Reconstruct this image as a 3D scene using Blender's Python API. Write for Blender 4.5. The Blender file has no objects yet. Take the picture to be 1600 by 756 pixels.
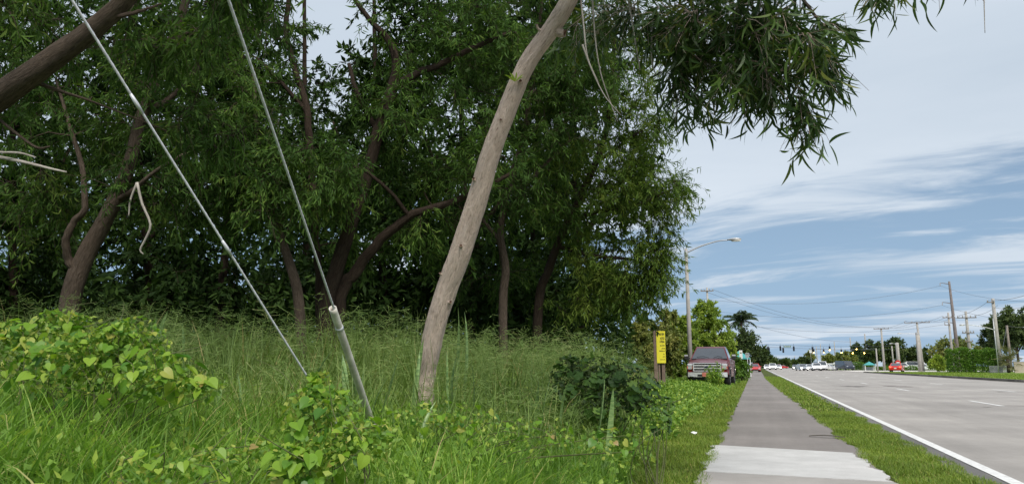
import bpy, math
import numpy as np
from mathutils import Vector, noise as mnoise

SC = bpy.context.scene
COL = SC.collection
rng = np.random.default_rng(11)
PI = math.pi

# ------------------------------------------------------------------ camera
F = 1150.0                                    # focal length in photo pixels (photo 1600 x 756)
PITCH = math.atan(193.5 / F)
YAW = math.atan((1185 - 800) / math.hypot(F, 193.5))
CAM = np.array([0.0, 0.0, 1.0])
cam_data = bpy.data.cameras.new('camera')
cam_data.sensor_width = 36.0
cam_data.lens = F / 1600 * 36.0
cam_data.clip_start = 0.05
cam_data.clip_end = 6000
cam = bpy.data.objects.new('camera', cam_data)
COL.objects.link(cam)
cam.location = CAM
cam.rotation_euler = (PI / 2 + PITCH, 0, YAW)
SC.camera = cam

# ------------------------------------------------------------------ light
SUN_AZ, SUN_EL = math.radians(146), math.radians(47)      # compass from +Y clockwise; high, behind right
SC.view_settings.view_transform = 'Standard'
SC.view_settings.look = 'None'
SC.view_settings.exposure = 0.6
SC.view_settings.gamma = 1.0
SC.view_settings.use_curve_mapping = False
SC.cycles.use_denoising = True
SC.cycles.max_bounces = 8
SC.cycles.diffuse_bounces = 3
SC.cycles.transmission_bounces = 5
SC.cycles.transparent_max_bounces = 6

sun_data = bpy.data.lights.new('sun', 'SUN')
sun_data.energy = 2.5
sun_data.angle = math.radians(24)
sun_data.color = (1.0, 0.95, 0.88)
sun = bpy.data.objects.new('sun', sun_data)
COL.objects.link(sun)
sd = Vector((math.sin(SUN_AZ) * math.cos(SUN_EL), math.cos(SUN_AZ) * math.cos(SUN_EL), math.sin(SUN_EL)))
sun.rotation_euler = sd.to_track_quat('Z', 'Y').to_euler()
sun.location = (0, 0, 60)


def build_world():
    w = bpy.data.worlds.new('World')
    SC.world = w
    w.use_nodes = True
    nt = w.node_tree
    N, L = nt.nodes, nt.links
    N.clear()
    out = N.new('ShaderNodeOutputWorld')
    sky = N.new('ShaderNodeTexSky')
    sky.sky_type = 'NISHITA'
    sky.sun_disc = False
    sky.sun_elevation = SUN_EL
    sky.sun_rotation = SUN_AZ
    sky.air_density = 1.0
    sky.dust_density = 0.4
    sky.ozone_density = 2.0
    bg1 = N.new('ShaderNodeBackground'); bg1.inputs['Strength'].default_value = 0.052
    L.new(sky.outputs[0], bg1.inputs['Color'])
    tc = N.new('ShaderNodeTexCoord')
    sep = N.new('ShaderNodeSeparateXYZ'); L.new(tc.outputs['Generated'], sep.inputs[0])

    def m(op, a, b=None, c=None, clamp=False):
        n = N.new('ShaderNodeMath'); n.operation = op; n.use_clamp = clamp
        for i, v in enumerate((a, b, c)):
            if v is None: continue
            if hasattr(v, 'is_linked'): L.new(v, n.inputs[i])
            else: n.inputs[i].default_value = v
        return n.outputs[0]
    zc = m('MAXIMUM', sep.outputs['Z'], 0.0)
    den = m('ADD', zc, 0.10)
    ux = m('DIVIDE', sep.outputs['X'], den)
    uy = m('DIVIDE', sep.outputs['Y'], den)
    comb0 = N.new('ShaderNodeCombineXYZ'); L.new(ux, comb0.inputs[0]); L.new(uy, comb0.inputs[1])
    comb = N.new('ShaderNodeMapping'); comb.inputs['Rotation'].default_value = (0, 0, math.radians(14)); L.new(comb0.outputs[0], comb.inputs[0])

    def layer(scale, rot, loc, detail, dist, rough=0.55, nscale=1.0):
        mp = N.new('ShaderNodeMapping')
        mp.inputs['Scale'].default_value = scale
        mp.inputs['Rotation'].default_value = (0, 0, rot)
        mp.inputs['Location'].default_value = loc
        L.new(comb.outputs[0], mp.inputs['Vector'])
        t = N.new('ShaderNodeTexNoise'); t.inputs['Scale'].default_value = nscale
        t.inputs['Detail'].default_value = detail; t.inputs['Roughness'].default_value = rough
        t.inputs['Distortion'].default_value = dist
        L.new(mp.outputs[0], t.inputs['Vector'])
        return t.outputs['Fac']
    big = layer((0.22, 0.62, 1), math.radians(12), (4.1, 0.5, 0), 9, 0.35, 0.50)
    wisp = layer((0.85, 2.1, 1), math.radians(14), (7.3, 1.9, 0), 10, 0.7, 0.60)
    tone = layer((0.35, 0.6, 1), 0.3, (1.0, 5.0, 3.0), 6, 0.4, 0.55)

    def mr(v, a, b, c, d):
        n = N.new('ShaderNodeMapRange'); n.interpolation_type = 'SMOOTHSTEP'; L.new(v, n.inputs['Value'])
        for k, x in zip(('From Min', 'From Max', 'To Min', 'To Max'), (a, b, c, d)): n.inputs[k].default_value = x
        return n.outputs[0]
    # cloud cover: a closed sheet high up, breaking into bands lower down, thin haze at the horizon
    s = m('ADD', m('MULTIPLY', big, 0.52), m('MULTIPLY', wisp, 0.48))
    s = m('ADD', s, mr(zc, 0.17, 0.38, -0.015, 0.25))
    mask = mr(s, 0.455, 0.58, 0.08, 0.94)
    haze = mr(zc, 0.0, 0.42, 0.90, 0.15)
    ramp = N.new('ShaderNodeValToRGB'); L.new(tone, ramp.inputs[0])
    ramp.color_ramp.elements[0].position = 0.33; ramp.color_ramp.elements[0].color = (0.53, 0.61, 0.70, 1)
    ramp.color_ramp.elements[1].position = 0.66; ramp.color_ramp.elements[1].color = (0.65, 0.72, 0.80, 1)
    bg2 = N.new('ShaderNodeBackground'); bg2.inputs['Strength'].default_value = 0.74
    L.new(ramp.outputs[0], bg2.inputs['Color'])
    bg3 = N.new('ShaderNodeBackground'); bg3.inputs['Strength'].default_value = 0.57
    bg3.inputs['Color'].default_value = (0.35, 0.55, 0.80, 1)
    mixh = N.new('ShaderNodeMixShader')
    L.new(haze, mixh.inputs[0]); L.new(bg1.outputs[0], mixh.inputs[1]); L.new(bg3.outputs[0], mixh.inputs[2])
    mix = N.new('ShaderNodeMixShader')
    L.new(mask, mix.inputs[0]); L.new(mixh.outputs[0], mix.inputs[1]); L.new(bg2.outputs[0], mix.inputs[2])
    L.new(mix.outputs[0], out.inputs['Surface'])


build_world()

# ------------------------------------------------------------------ projection helpers (photo pixel -> place)
FH = np.array([-math.sin(YAW), math.cos(YAW), 0.0])
RIGHT = np.array([math.cos(YAW), math.sin(YAW), 0.0])
FWD = FH * math.cos(PITCH) + np.array([0, 0, 1.0]) * math.sin(PITCH)
UP = -FH * math.sin(PITCH) + np.array([0, 0, 1.0]) * math.cos(PITCH)


def ray(px, py):
    return FWD + RIGHT * (px - 800) / F - UP * (py - 378) / F


def at(px, py, d):            # d: metres along the optical axis
    return CAM + ray(px, py) * d


def at_y(px, py, Y):          # Y: metres along the road
    r = ray(px, py)
    return CAM + r * (Y / r[1])


def xat(px, Y):
    return float(at_y(px, 571.5, Y)[0])


def zat(px, py, Y):
    return float(at_y(px, py, Y)[2])


def smooth(t):
    t = np.clip(t, 0, 1)
    return t * t * (3 - 2 * t)


def gz(x, y):                 # height of the ground
    x = np.asarray(x, float); y = np.asarray(y, float)
    near = 1 - 0.75 * smooth((y - 14) / 16)
    h = np.clip((-1.0 - x) / 5.0, 0, 1) ** 1.25 * 0.46 * near
    m = np.clip((-1.0 - x) / 0.8, 0, 1)
    bumps = 0.035 * np.sin(1.7 * x + 0.6 * y) * np.cos(1.1 * y - 0.7 * x) + 0.02 * np.sin(3.1 * x - 2.3 * y)
    return h + bumps * m * np.clip(1.2 - y / 60, 0, 1)


# ------------------------------------------------------------------ object helpers
def tag(o, label=None, cat=None, group=None, kind=None):
    if label: o['label'] = label
    if cat: o['category'] = cat
    if group: o['group'] = group
    if kind: o['kind'] = kind
    return o


def empty(name, loc, rz=0.0):
    o = bpy.data.objects.new(name, None)
    o.empty_display_size = 0.2
    o.location = tuple(float(v) for v in loc)
    o.rotation_euler = (0, 0, rz)
    COL.objects.link(o)
    return o


def copy_tree(o, parent=None):
    c = o.copy(); COL.objects.link(c); c.parent = parent
    for ch in o.children: copy_tree(ch, c)
    return c


def make_mesh(name, verts, quads=None, tris=None, attrs=None, smooth_shade=True, polys=None):
    me = bpy.data.meshes.new(name)
    verts = np.ascontiguousarray(np.asarray(verts, np.float32).reshape(-1, 3))
    starts, totals, loops = [], [], []
    pos = 0
    for arr, k in ((quads, 4), (tris, 3)):
        if arr is None or len(arr) == 0: continue
        arr = np.asarray(arr, np.int32).reshape(-1, k)
        n = len(arr)
        starts.append(pos + np.arange(n, dtype=np.int32) * k)
        totals.append(np.full(n, k, np.int32))
        loops.append(arr.ravel()); pos += n * k
    if polys:
        for p in polys:
            starts.append(np.array([pos], np.int32)); totals.append(np.array([len(p)], np.int32))
            loops.append(np.array(p, np.int32)); pos += len(p)
    starts = np.concatenate(starts); totals = np.concatenate(totals); loops = np.concatenate(loops)
    me.vertices.add(len(verts)); me.vertices.foreach_set('co', verts.ravel())
    me.loops.add(len(loops)); me.loops.foreach_set('vertex_index', loops.astype(np.int32))
    me.polygons.add(len(starts)); me.polygons.foreach_set('loop_start', starts.astype(np.int32))
    me.polygons.foreach_set('loop_total', totals.astype(np.int32))
    me.polygons.foreach_set('use_smooth', np.full(len(starts), smooth_shade, dtype=bool))
    if attrs:
        for an, av in attrs.items():
            av = np.asarray(av, np.float32)
            if av.ndim == 1:
                a = me.attributes.new(an, 'FLOAT', 'POINT'); a.data.foreach_set('value', av)
            else:
                a = me.attributes.new(an, 'FLOAT_VECTOR', 'POINT'); a.data.foreach_set('vector', np.ascontiguousarray(av).ravel())
    me.update(calc_edges=True)
    return me


def link(name, me, mat, parent=None, loc=None):
    if mat is not None and not me.materials: me.materials.append(mat)
    o = bpy.data.objects.new(name, me)
    COL.objects.link(o)
    if parent is not None: o.parent = parent
    if loc is not None: o.location = tuple(float(v) for v in loc)
    return o


class MB:
    """collects shapes into one mesh"""
    def __init__(s): s.v = []; s.q = []; s.t = []; s.p = []; s.n = 0; s.bark = []
    def raw(s, v, q=None, t=None, p=None, bark=None):
        v = np.asarray(v, float).reshape(-1, 3)
        if q is not None and len(q): s.q.append(np.asarray(q, int).reshape(-1, 4) + s.n)
        if t is not None and len(t): s.t.append(np.asarray(t, int).reshape(-1, 3) + s.n)
        if p is not None:
            for f in p: s.p.append([i + s.n for i in f])
        s.v.append(v); s.n += len(v)
        s.bark.append(bark if bark is not None else v)
        return s
    def box(s, c, size, bev=0.0, rz=0.0, taper=1.0):
        hx, hy, hz = [q / 2 for q in size]
        if bev <= 0:
            P = np.array([[sx * hx, sy * hy, sz * hz] for sz in (-1, 1) for sx, sy in ((-1, -1), (1, -1), (1, 1), (-1, 1))], float)
            P[4:, :2] *= taper
            Q = [[3, 2, 1, 0], [4, 5, 6, 7], [0, 1, 5, 4], [1, 2, 6, 5], [2, 3, 7, 6], [3, 0, 4, 7]]
        else:
            b = min(bev, hx * .9, hy * .9, hz * .9)
            ring = [(hx - b, -hy), (hx, -hy + b), (hx, hy - b), (hx - b, hy), (-hx + b, hy), (-hx, hy - b), (-hx, -hy + b), (-hx + b, -hy)]
            lv = [(-hz, 1), (-hz + b, 0), (hz - b, 0), (hz, 1)]
            P = []
            for z, inn in lv:
                for (x, y) in ring:
                    P.append([x - math.copysign(b, x) * inn if True else x, y - math.copysign(b, y) * inn, z])
            P = np.array(P); P[16:, :2] *= taper
            Q = []
            for l in range(3):
                for i in range(8):
                    j = (i + 1) % 8
                    Q.append([l * 8 + i, l * 8 + j, l * 8 + 8 + j, l * 8 + 8 + i])
            c_, s_ = math.cos(rz), math.sin(rz)
            R = np.array([[c_, -s_, 0], [s_, c_, 0], [0, 0, 1]])
            return s.raw(P @ R.T + np.asarray(c), q=Q, p=[list(range(7, -1, -1)), list(range(24, 32))])
        c_, s_ = math.cos(rz), math.sin(rz)
        R = np.array([[c_, -s_, 0], [s_, c_, 0], [0, 0, 1]])
        return s.raw(P @ R.T + np.asarray(c), q=Q)
    def tube(s, pts, rad, k=8, caps=True, wob=None):
        v, q, bark = tube_arrays(pts, rad, k, wob)
        p = [list(range(k - 1, -1, -1)), list(range(len(v) - k, len(v)))] if caps else None
        return s.raw(v, q=q, p=p, bark=bark)
    def prism(s, poly, axis, lo, hi):
        """poly: 2D outline; extruded along axis ('x','y','z')"""
        n = len(poly); P = []
        for h in (lo, hi):
            for a, b in poly:
                P.append({'x': (h, a, b), 'y': (a, h, b), 'z': (a, b, h)}[axis])
        Q = [[i, (i + 1) % n, n + (i + 1) % n, n + i] for i in range(n)]
        return s.raw(P, q=Q, p=[list(range(n - 1, -1, -1)), list(range(n, 2 * n))])
    def mesh(s, name, smooth_shade=False, bark=False):
        v = np.concatenate(s.v)
        at_ = {'bark': np.concatenate(s.bark)} if bark else None
        return make_mesh(name, v, np.concatenate(s.q) if s.q else None, np.concatenate(s.t) if s.t else None, at_, smooth_shade, s.p)
    def build(s, name, mat, parent=None, loc=None, smooth_shade=False, bark=False):
        return link(name, s.mesh(name, smooth_shade, bark), mat, parent, loc)


def tube_arrays(pts, rad, k=8, wob=None):
    pts = np.asarray(pts, float); n = len(pts)
    rad = np.broadcast_to(np.asarray(rad, float), (n,))
    tan = np.gradient(pts, axis=0); tan /= np.linalg.norm(tan, axis=1, keepdims=True) + 1e-9
    ref = np.array([1.0, 0, 0]) if abs(tan[0][0]) < 0.8 else np.array([0, 1.0, 0])
    u = np.cross(tan[0], ref); u /= np.linalg.norm(u)
    th = np.arange(k) / k * 2 * PI
    seg = np.concatenate([[0], np.cumsum(np.linalg.norm(np.diff(pts, axis=0), axis=1))])
    V = np.zeros((n, k, 3)); B = np.zeros((n, k, 3))
    for i in range(n):
        u = u - tan[i] * np.dot(u, tan[i]); u /= np.linalg.norm(u)
        w = np.cross(tan[i], u)
        r = rad[i] * (np.ones(k) if wob is None else wob(th, seg[i]))
        V[i] = pts[i] + (np.cos(th) * r)[:, None] * u + (np.sin(th) * r)[:, None] * w
        B[i, :, 0] = np.cos(th) * rad[i]; B[i, :, 1] = np.sin(th) * rad[i]; B[i, :, 2] = seg[i]
    idx = np.arange(n * k).reshape(n, k)
    q = np.stack([idx[:-1], np.roll(idx[:-1], -1, 1), np.roll(idx[1:], -1, 1), idx[1:]], -1).reshape(-1, 4)
    return V.reshape(-1, 3), q, B.reshape(-1, 3)


def curve_pts(P, n):
    """Catmull-Rom through rows of P (any columns)"""
    P = np.asarray(P, float)
    E = np.vstack([2 * P[0] - P[1], P, 2 * P[-1] - P[-2]])
    out = []
    t_ = np.linspace(0, len(P) - 1 - 1e-6, n)
    for t in t_:
        i = int(t); f = t - i
        a, b, c, d = E[i], E[i + 1], E[i + 2], E[i + 3]
        out.append(0.5 * ((2 * b) + (-a + c) * f + (2 * a - 5 * b + 4 * c - d) * f ** 2 + (-a + 3 * b - 3 * c + d) * f ** 3))
    return np.array(out)


# ------------------------------------------------------------------ materials
def new_mat(name):
    m = bpy.data.materials.new(name); m.use_nodes = True
    nt = m.node_tree; nt.nodes.clear()
    out = nt.nodes.new('ShaderNodeOutputMaterial')
    b = nt.nodes.new('ShaderNodeBsdfPrincipled')
    nt.links.new(b.outputs[0], out.inputs[0])
    return m, nt, b, out


def ramp_node(nt, fac, stops):
    r = nt.nodes.new('ShaderNodeValToRGB')
    el = r.color_ramp.elements
    while len(el) < len(stops): el.new(0.5)
    for e, (p, c) in zip(el, stops):
        e.position = p; e.color = (*c, 1)
    nt.links.new(fac, r.inputs[0])
    return r.outputs[0]


def noise_node(nt, scale, detail=5, rough=0.6, vec=None, mapping=None, dist=0.0):
    t = nt.nodes.new('ShaderNodeTexNoise')
    t.inputs['Scale'].default_value = scale; t.inputs['Detail'].default_value = detail
    t.inputs['Roughness'].default_value = rough; t.inputs['Distortion'].default_value = dist
    if vec is None:
        tc = nt.nodes.new('ShaderNodeTexCoord'); vec = tc.outputs['Object']
    if mapping:
        mp = nt.nodes.new('ShaderNodeMapping'); mp.inputs['Scale'].default_value = mapping
        nt.links.new(vec, mp.inputs[0]); vec = mp.outputs[0]
    nt.links.new(vec, t.inputs['Vector'])
    return t.outputs['Fac']


def bump(nt, b, h, strength=0.3, dist=0.01):
    n = nt.nodes.new('ShaderNodeBump'); n.inputs['Strength'].default_value = strength
    n.inputs['Distance'].default_value = dist
    nt.links.new(h, n.inputs['Height']); nt.links.new(n.outputs[0], b.inputs['Normal'])


def mixc(nt, fac, a, b, mode='MIX'):
    n = nt.nodes.new('ShaderNodeMix'); n.data_type = 'RGBA'; n.blend_type = mode
    for sock, v in ((n.inputs[0], fac), (n.inputs[6], a), (n.inputs[7], b)):
        if hasattr(v, 'is_linked'): nt.links.new(v, sock)
        elif isinstance(v, (int, float)): sock.default_value = v
        else: sock.default_value = (*v, 1)
    return n.outputs[2]


def plain(name, col, rough=0.6, metal=0.0, var=0.15, scale=6.0, spec=0.5, coat=0.0):
    m, nt, b, _ = new_mat(name)
    n = noise_node(nt, scale, 6, 0.65)
    c0 = tuple(max(0, c * (1 - var)) for c in col); c1 = tuple(min(1, c * (1 + var)) for c in col)
    nt.links.new(ramp_node(nt, n, [(0.3, c0), (0.7, c1)]), b.inputs['Base Color'])
    b.inputs['Roughness'].default_value = rough; b.inputs['Metallic'].default_value = metal
    b.inputs['Specular IOR Level'].default_value = spec
    if coat: b.inputs['Coat Weight'].default_value = coat; b.inputs['Coat Roughness'].default_value = 0.08
    return m


def emit(name, col, strength):
    m, nt, b, _ = new_mat(name)
    b.inputs['Base Color'].default_value = (*col, 1)
    b.inputs['Emission Color'].default_value = (*col, 1); b.inputs['Emission Strength'].default_value = strength
    return m


def leaf_mat(name, stops, transl=0.3, rough=0.5, use_object=False, spec=0.3, tcol=1.5, veins=False):
    m, nt, b, out = new_mat(name)
    if use_object:
        oi = nt.nodes.new('ShaderNodeObjectInfo'); fac = oi.outputs['Random']
    else:
        a = nt.nodes.new('ShaderNodeAttribute'); a.attribute_name = 'rnd'; fac = a.outputs['Fac']
    c = ramp_node(nt, fac, stops)
    if veins:
        n = noise_node(nt, 45, 4, 0.6)
        c = mixc(nt, 1.0, c, ramp_node(nt, n, [(0.3, (0.78, 0.78, 0.72)), (0.7, (1.12, 1.12, 1.05))]), 'MULTIPLY')
    nt.links.new(c, b.inputs['Base Color'])
    b.inputs['Roughness'].default_value = rough; b.inputs['Specular IOR Level'].default_value = spec
    if transl > 0:
        t = nt.nodes.new('ShaderNodeBsdfTranslucent')
        g = mixc(nt, 1.0, c, (tcol, tcol * 1.05, tcol * 0.55), 'MULTIPLY'); nt.links.new(g, t.inputs['Color'])
        mx = nt.nodes.new('ShaderNodeMixShader'); mx.inputs[0].default_value = transl
        nt.links.new(b.outputs[0], mx.inputs[1]); nt.links.new(t.outputs[0], mx.inputs[2])
        nt.links.new(mx.outputs[0], out.inputs[0])
    return m


def bark_mat(name, dark, mid, light, scale=1.0, strength=0.8):
    m, nt, b, _ = new_mat(name)
    a = nt.nodes.new('ShaderNodeAttribute'); a.attribute_name = 'bark'
    v = a.outputs['Vector']
    n1 = noise_node(nt, 9 * scale, 8, 0.7, v, (6, 6, 0.9), 0.6)
    n2 = noise_node(nt, 2.2 * scale, 5, 0.6, v, (1.5, 1.5, 0.8))
    n3 = noise_node(nt, 60 * scale, 4, 0.7, v, (1, 1, 0.4))
    c = ramp_node(nt, n1, [(0.30, dark), (0.46, mid), (0.72, light)])
    c = mixc(nt, 0.75, c, ramp_node(nt, n2, [(0.3, (0.70, 0.68, 0.66)), (0.7, (1.15, 1.12, 1.08))]), 'MULTIPLY')
    c = mixc(nt, 0.5, c, ramp_node(nt, n3, [(0.3, (0.75, 0.74, 0.73)), (0.7, (1.1, 1.1, 1.1))]), 'MULTIPLY')
    n4 = noise_node(nt, 5.5 * scale, 6, 0.75, v, (2.4, 2.4, 0.7), 1.2)
    c = mixc(nt, 0.8, c, ramp_node(nt, n4, [(0.34, (0.66, 0.63, 0.59)), (0.40, (0.98, 0.97, 0.95)), (0.60, (1.0, 1.0, 1.0)), (0.68, (1.15, 1.13, 1.10))]), 'MULTIPLY')
    nt.links.new(c, b.inputs['Base Color'])
    b.inputs['Roughness'].default_value = 0.9; b.inputs['Specular IOR Level'].default_value = 0.15
    hsum = nt.nodes.new('ShaderNodeMath'); hsum.operation = 'ADD'
    nt.links.new(n1, hsum.inputs[0]); nt.links.new(n4, hsum.inputs[1])
    bump(nt, b, hsum.outputs[0], strength, 0.03)
    return m


M = {}
M['soil'] = None


def ground_mat():
    m, nt, b, _ = new_mat('ground_soil_and_turf')
    n1 = noise_node(nt, 0.5, 8, 0.6); n2 = noise_node(nt, 9, 8, 0.7); n3 = noise_node(nt, 90, 4, 0.7)
    c = ramp_node(nt, n2, [(0.30, (0.055, 0.048, 0.025)), (0.5, (0.075, 0.095, 0.028)), (0.7, (0.12, 0.165, 0.04))])
    c = mixc(nt, 0.6, c, ramp_node(nt, n1, [(0.35, (0.75, 0.72, 0.6)), (0.65, (1.15, 1.15, 1.0))]), 'MULTIPLY')
    c = mixc(nt, 0.7, c, ramp_node(nt, n3, [(0.3, (0.6, 0.6, 0.55)), (0.7, (1.3, 1.3, 1.2))]), 'MULTIPLY')
    nt.links.new(c, b.inputs['Base Color']); b.inputs['Roughness'].default_value = 1.0
    b.inputs['Specular IOR Level'].default_value = 0.1
    bump(nt, b, n3, 0.6, 0.03)
    return m


def asphalt_mat(name, base, warm, patch=0.25, fine=220, strain=(1.0, 0.06, 1)):
    m, nt, b, _ = new_mat(name)
    big = noise_node(nt, 0.35, 7, 0.6); streak = noise_node(nt, 2.0, 6, 0.65, None, strain)
    f = noise_node(nt, fine, 3, 0.7); mid = noise_node(nt, 6, 7, 0.7)
    lo = tuple(c * (1 - patch) for c in base); hi = tuple(min(1, c * (1 + patch * .6)) for c in warm)
    c = ramp_node(nt, big, [(0.32, lo), (0.5, base), (0.7, hi)])
    c = mixc(nt, 0.7, c, ramp_node(nt, streak, [(0.3, (0.82, 0.81, 0.80)), (0.7, (1.10, 1.09, 1.08))]), 'MULTIPLY')
    c = mixc(nt, 0.6, c, ramp_node(nt, mid, [(0.25, (0.90, 0.895, 0.885)), (0.6, (1.03, 1.03, 1.03))]), 'MULTIPLY')
    c = mixc(nt, 0.8, c, ramp_node(nt, f, [(0.25, (0.70, 0.69, 0.68)), (0.75, (1.22, 1.22, 1.22))]), 'MULTIPLY')
    nt.links.new(c, b.inputs['Base Color']); b.inputs['Roughness'].default_value = 0.9
    b.inputs['Specular IOR Level'].default_value = 0.2
    bump(nt, b, f, 0.35, 0.004)
    return m


M['soil'] = ground_mat()
M['road'] = asphalt_mat('worn_pale_asphalt', (0.35, 0.33, 0.31), (0.40, 0.375, 0.35), 0.16)
M['seam'] = asphalt_mat('dark_asphalt_edge', (0.17, 0.165, 0.16), (0.24, 0.23, 0.22), 0.25)
M['path'] = asphalt_mat('grey_asphalt_path', (0.235, 0.215, 0.202), (0.275, 0.25, 0.236), 0.14, 160, (1.2, 0.05, 1))
M['slab_white'] = asphalt_mat('fresh_pale_concrete', (0.54, 0.535, 0.525), (0.59, 0.58, 0.57), 0.10, 260, (1, 1, 1))
M['slab_grey'] = asphalt_mat('grey_concrete', (0.36, 0.34, 0.32), (0.42, 0.40, 0.38), 0.2, 260, (1, 1, 1))
M['kerb'] = asphalt_mat('grimy_kerb_concrete', (0.16, 0.145, 0.125), (0.26, 0.24, 0.21), 0.4, 120)
M['drive'] = asphalt_mat('pale_drive_concrete', (0.60, 0.57, 0.53), (0.66, 0.63, 0.59), 0.1, 120)


def paint_mat():
    m, nt, b, _ = new_mat('worn_white_road_paint')
    n = noise_node(nt, 14, 8, 0.75); f = noise_node(nt, 160, 3, 0.7)
    c = ramp_node(nt, n, [(0.30, (0.42, 0.41, 0.39)), (0.48, (0.70, 0.69, 0.67)), (0.7, (0.80, 0.79, 0.77))])
    c = mixc(nt, 0.5, c, ramp_node(nt, f, [(0.3, (0.8, 0.8, 0.8)), (0.7, (1.1, 1.1, 1.1))]), 'MULTIPLY')
    nt.links.new(c, b.inputs['Base Color']); b.inputs['Roughness'].default_value = 0.75
    return m


M['paint'] = paint_mat()
M['lawn'] = plain('far_mown_turf', (0.13, 0.20, 0.035), 1.0, var=0.35, scale=2.0, spec=0.1)
# tree leaves
M['leaf_near'] = leaf_mat('sickle_leaf_near', [(0.0, (0.024, 0.050, 0.013)), (0.45, (0.043, 0.086, 0.018)), (0.85, (0.074, 0.127, 0.022)), (1.0, (0.154, 0.165, 0.033))], 0.28, 0.42)
M['leaf_mid'] = leaf_mat('sickle_leaf', [(0.0, (0.026, 0.056, 0.013)), (0.5, (0.054, 0.108, 0.021)), (0.93, (0.098, 0.172, 0.030)), (1.0, (0.15, 0.19, 0.04))], 0.30, 0.65, False, 0.12)
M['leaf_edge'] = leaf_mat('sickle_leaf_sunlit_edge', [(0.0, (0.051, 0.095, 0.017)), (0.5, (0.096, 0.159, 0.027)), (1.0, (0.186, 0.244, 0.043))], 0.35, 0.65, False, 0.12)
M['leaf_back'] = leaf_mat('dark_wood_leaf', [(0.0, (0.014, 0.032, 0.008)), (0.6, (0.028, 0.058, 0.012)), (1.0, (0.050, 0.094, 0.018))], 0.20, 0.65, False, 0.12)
M['bush_lime'] = leaf_mat('lime_leaf', [(0.0, (0.128, 0.202, 0.031)), (0.5, (0.214, 0.302, 0.044)), (1.0, (0.342, 0.412, 0.062))], 0.3, 0.5)
M['bush_olive'] = leaf_mat('olive_leaf', [(0.0, (0.104, 0.138, 0.035)), (0.5, (0.179, 0.212, 0.052)), (1.0, (0.300, 0.293, 0.081))], 0.25, 0.55)
M['bush_dark'] = leaf_mat('dark_tree_leaf', [(0.0, (0.032, 0.055, 0.018)), (0.5, (0.055, 0.090, 0.024)), (1.0, (0.105, 0.140, 0.035))], 0.2, 0.55)
M['hedge'] = leaf_mat('hedge_leaf', [(0.0, (0.05, 0.11, 0.012)), (0.5, (0.090, 0.185, 0.020)), (1.0, (0.15, 0.26, 0.03))], 0.25, 0.5)
M['palm'] = leaf_mat('palm_leaf', [(0.0, (0.030, 0.060, 0.025)), (1.0, (0.075, 0.115, 0.045))], 0.15, 0.45)
M['palmetto'] = leaf_mat('palmetto_leaf', [(0.0, (0.10, 0.12, 0.04)), (1.0, (0.20, 0.19, 0.08))], 0.2, 0.6)
# grass
M['grass_lush'] = leaf_mat('lush_grass_blade', [(0.0, (0.094, 0.190, 0.030)), (0.45, (0.178, 0.312, 0.049)), (0.85, (0.288, 0.435, 0.076)), (0.95, (0.442, 0.494, 0.152)), (1.0, (0.559, 0.428, 0.227))], 0.45, 0.5)
M['grass_tall'] = leaf_mat('tall_grass_blade', [(0.0, (0.086, 0.147, 0.034)), (0.6, (0.162, 0.240, 0.054)), (0.93, (0.257, 0.310, 0.093)), (1.0, (0.512, 0.358, 0.186))], 0.3, 0.55)
M['grass_seed'] = leaf_mat('grass_seed_head', [(0.0, (0.143, 0.226, 0.066)), (0.6, (0.226, 0.314, 0.099)), (1.0, (0.341, 0.341, 0.154))], 0.35, 0.7)
M['turf'] = leaf_mat('mown_turf_blade', [(0.0, (0.105, 0.169, 0.021)), (0.5, (0.193, 0.278, 0.036)), (0.92, (0.298, 0.372, 0.054)), (1.0, (0.446, 0.337, 0.149))], 0.3, 0.55)
M['weed'] = leaf_mat('weed_leaf', [(0.0, (0.090, 0.182, 0.029)), (0.6, (0.201, 0.337, 0.051)), (1.0, (0.402, 0.491, 0.082))], 0.3, 0.5)
M['vine'] = leaf_mat('heart_vine_leaf', [(0.0, (0.07, 0.185, 0.025)), (0.4, (0.17, 0.325, 0.026)), (0.86, (0.29, 0.43, 0.045)), (0.965, (0.42, 0.43, 0.10)), (1.0, (0.36, 0.25, 0.10))], 0.4, 0.42, True, 0.4, 1.4, True)
M['vine_fill'] = leaf_mat('small_vine_leaf', [(0.0, (0.077, 0.172, 0.025)), (0.6, (0.189, 0.312, 0.040)), (1.0, (0.395, 0.421, 0.094))], 0.3, 0.5)
M['lobed'] = leaf_mat('dark_lobed_leaf', [(0.0, (0.040, 0.090, 0.020)), (0.6, (0.075, 0.155, 0.030)), (0.9, (0.12, 0.22, 0.04)), (1.0, (0.20, 0.30, 0.05))], 0.25, 0.5, True, 0.3, 1.3, True)
M['stalk'] = plain('green_brown_stalk', (0.10, 0.11, 0.04), 0.8)


def snake_mat():
    m, nt, b, out = new_mat('mottled_snake_plant_leaf')
    tc = nt.nodes.new('ShaderNodeTexCoord')
    n = noise_node(nt, 9, 4, 0.6, tc.outputs['Object'], (0.9, 0.9, 4.5), 0.8)
    c = ramp_node(nt, n, [(0.36, (0.075, 0.145, 0.040)), (0.5, (0.15, 0.245, 0.075)), (0.68, (0.25, 0.34, 0.12))])
    nt.links.new(c, b.inputs['Base Color']); b.inputs['Roughness'].default_value = 0.45
    return m


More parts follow.
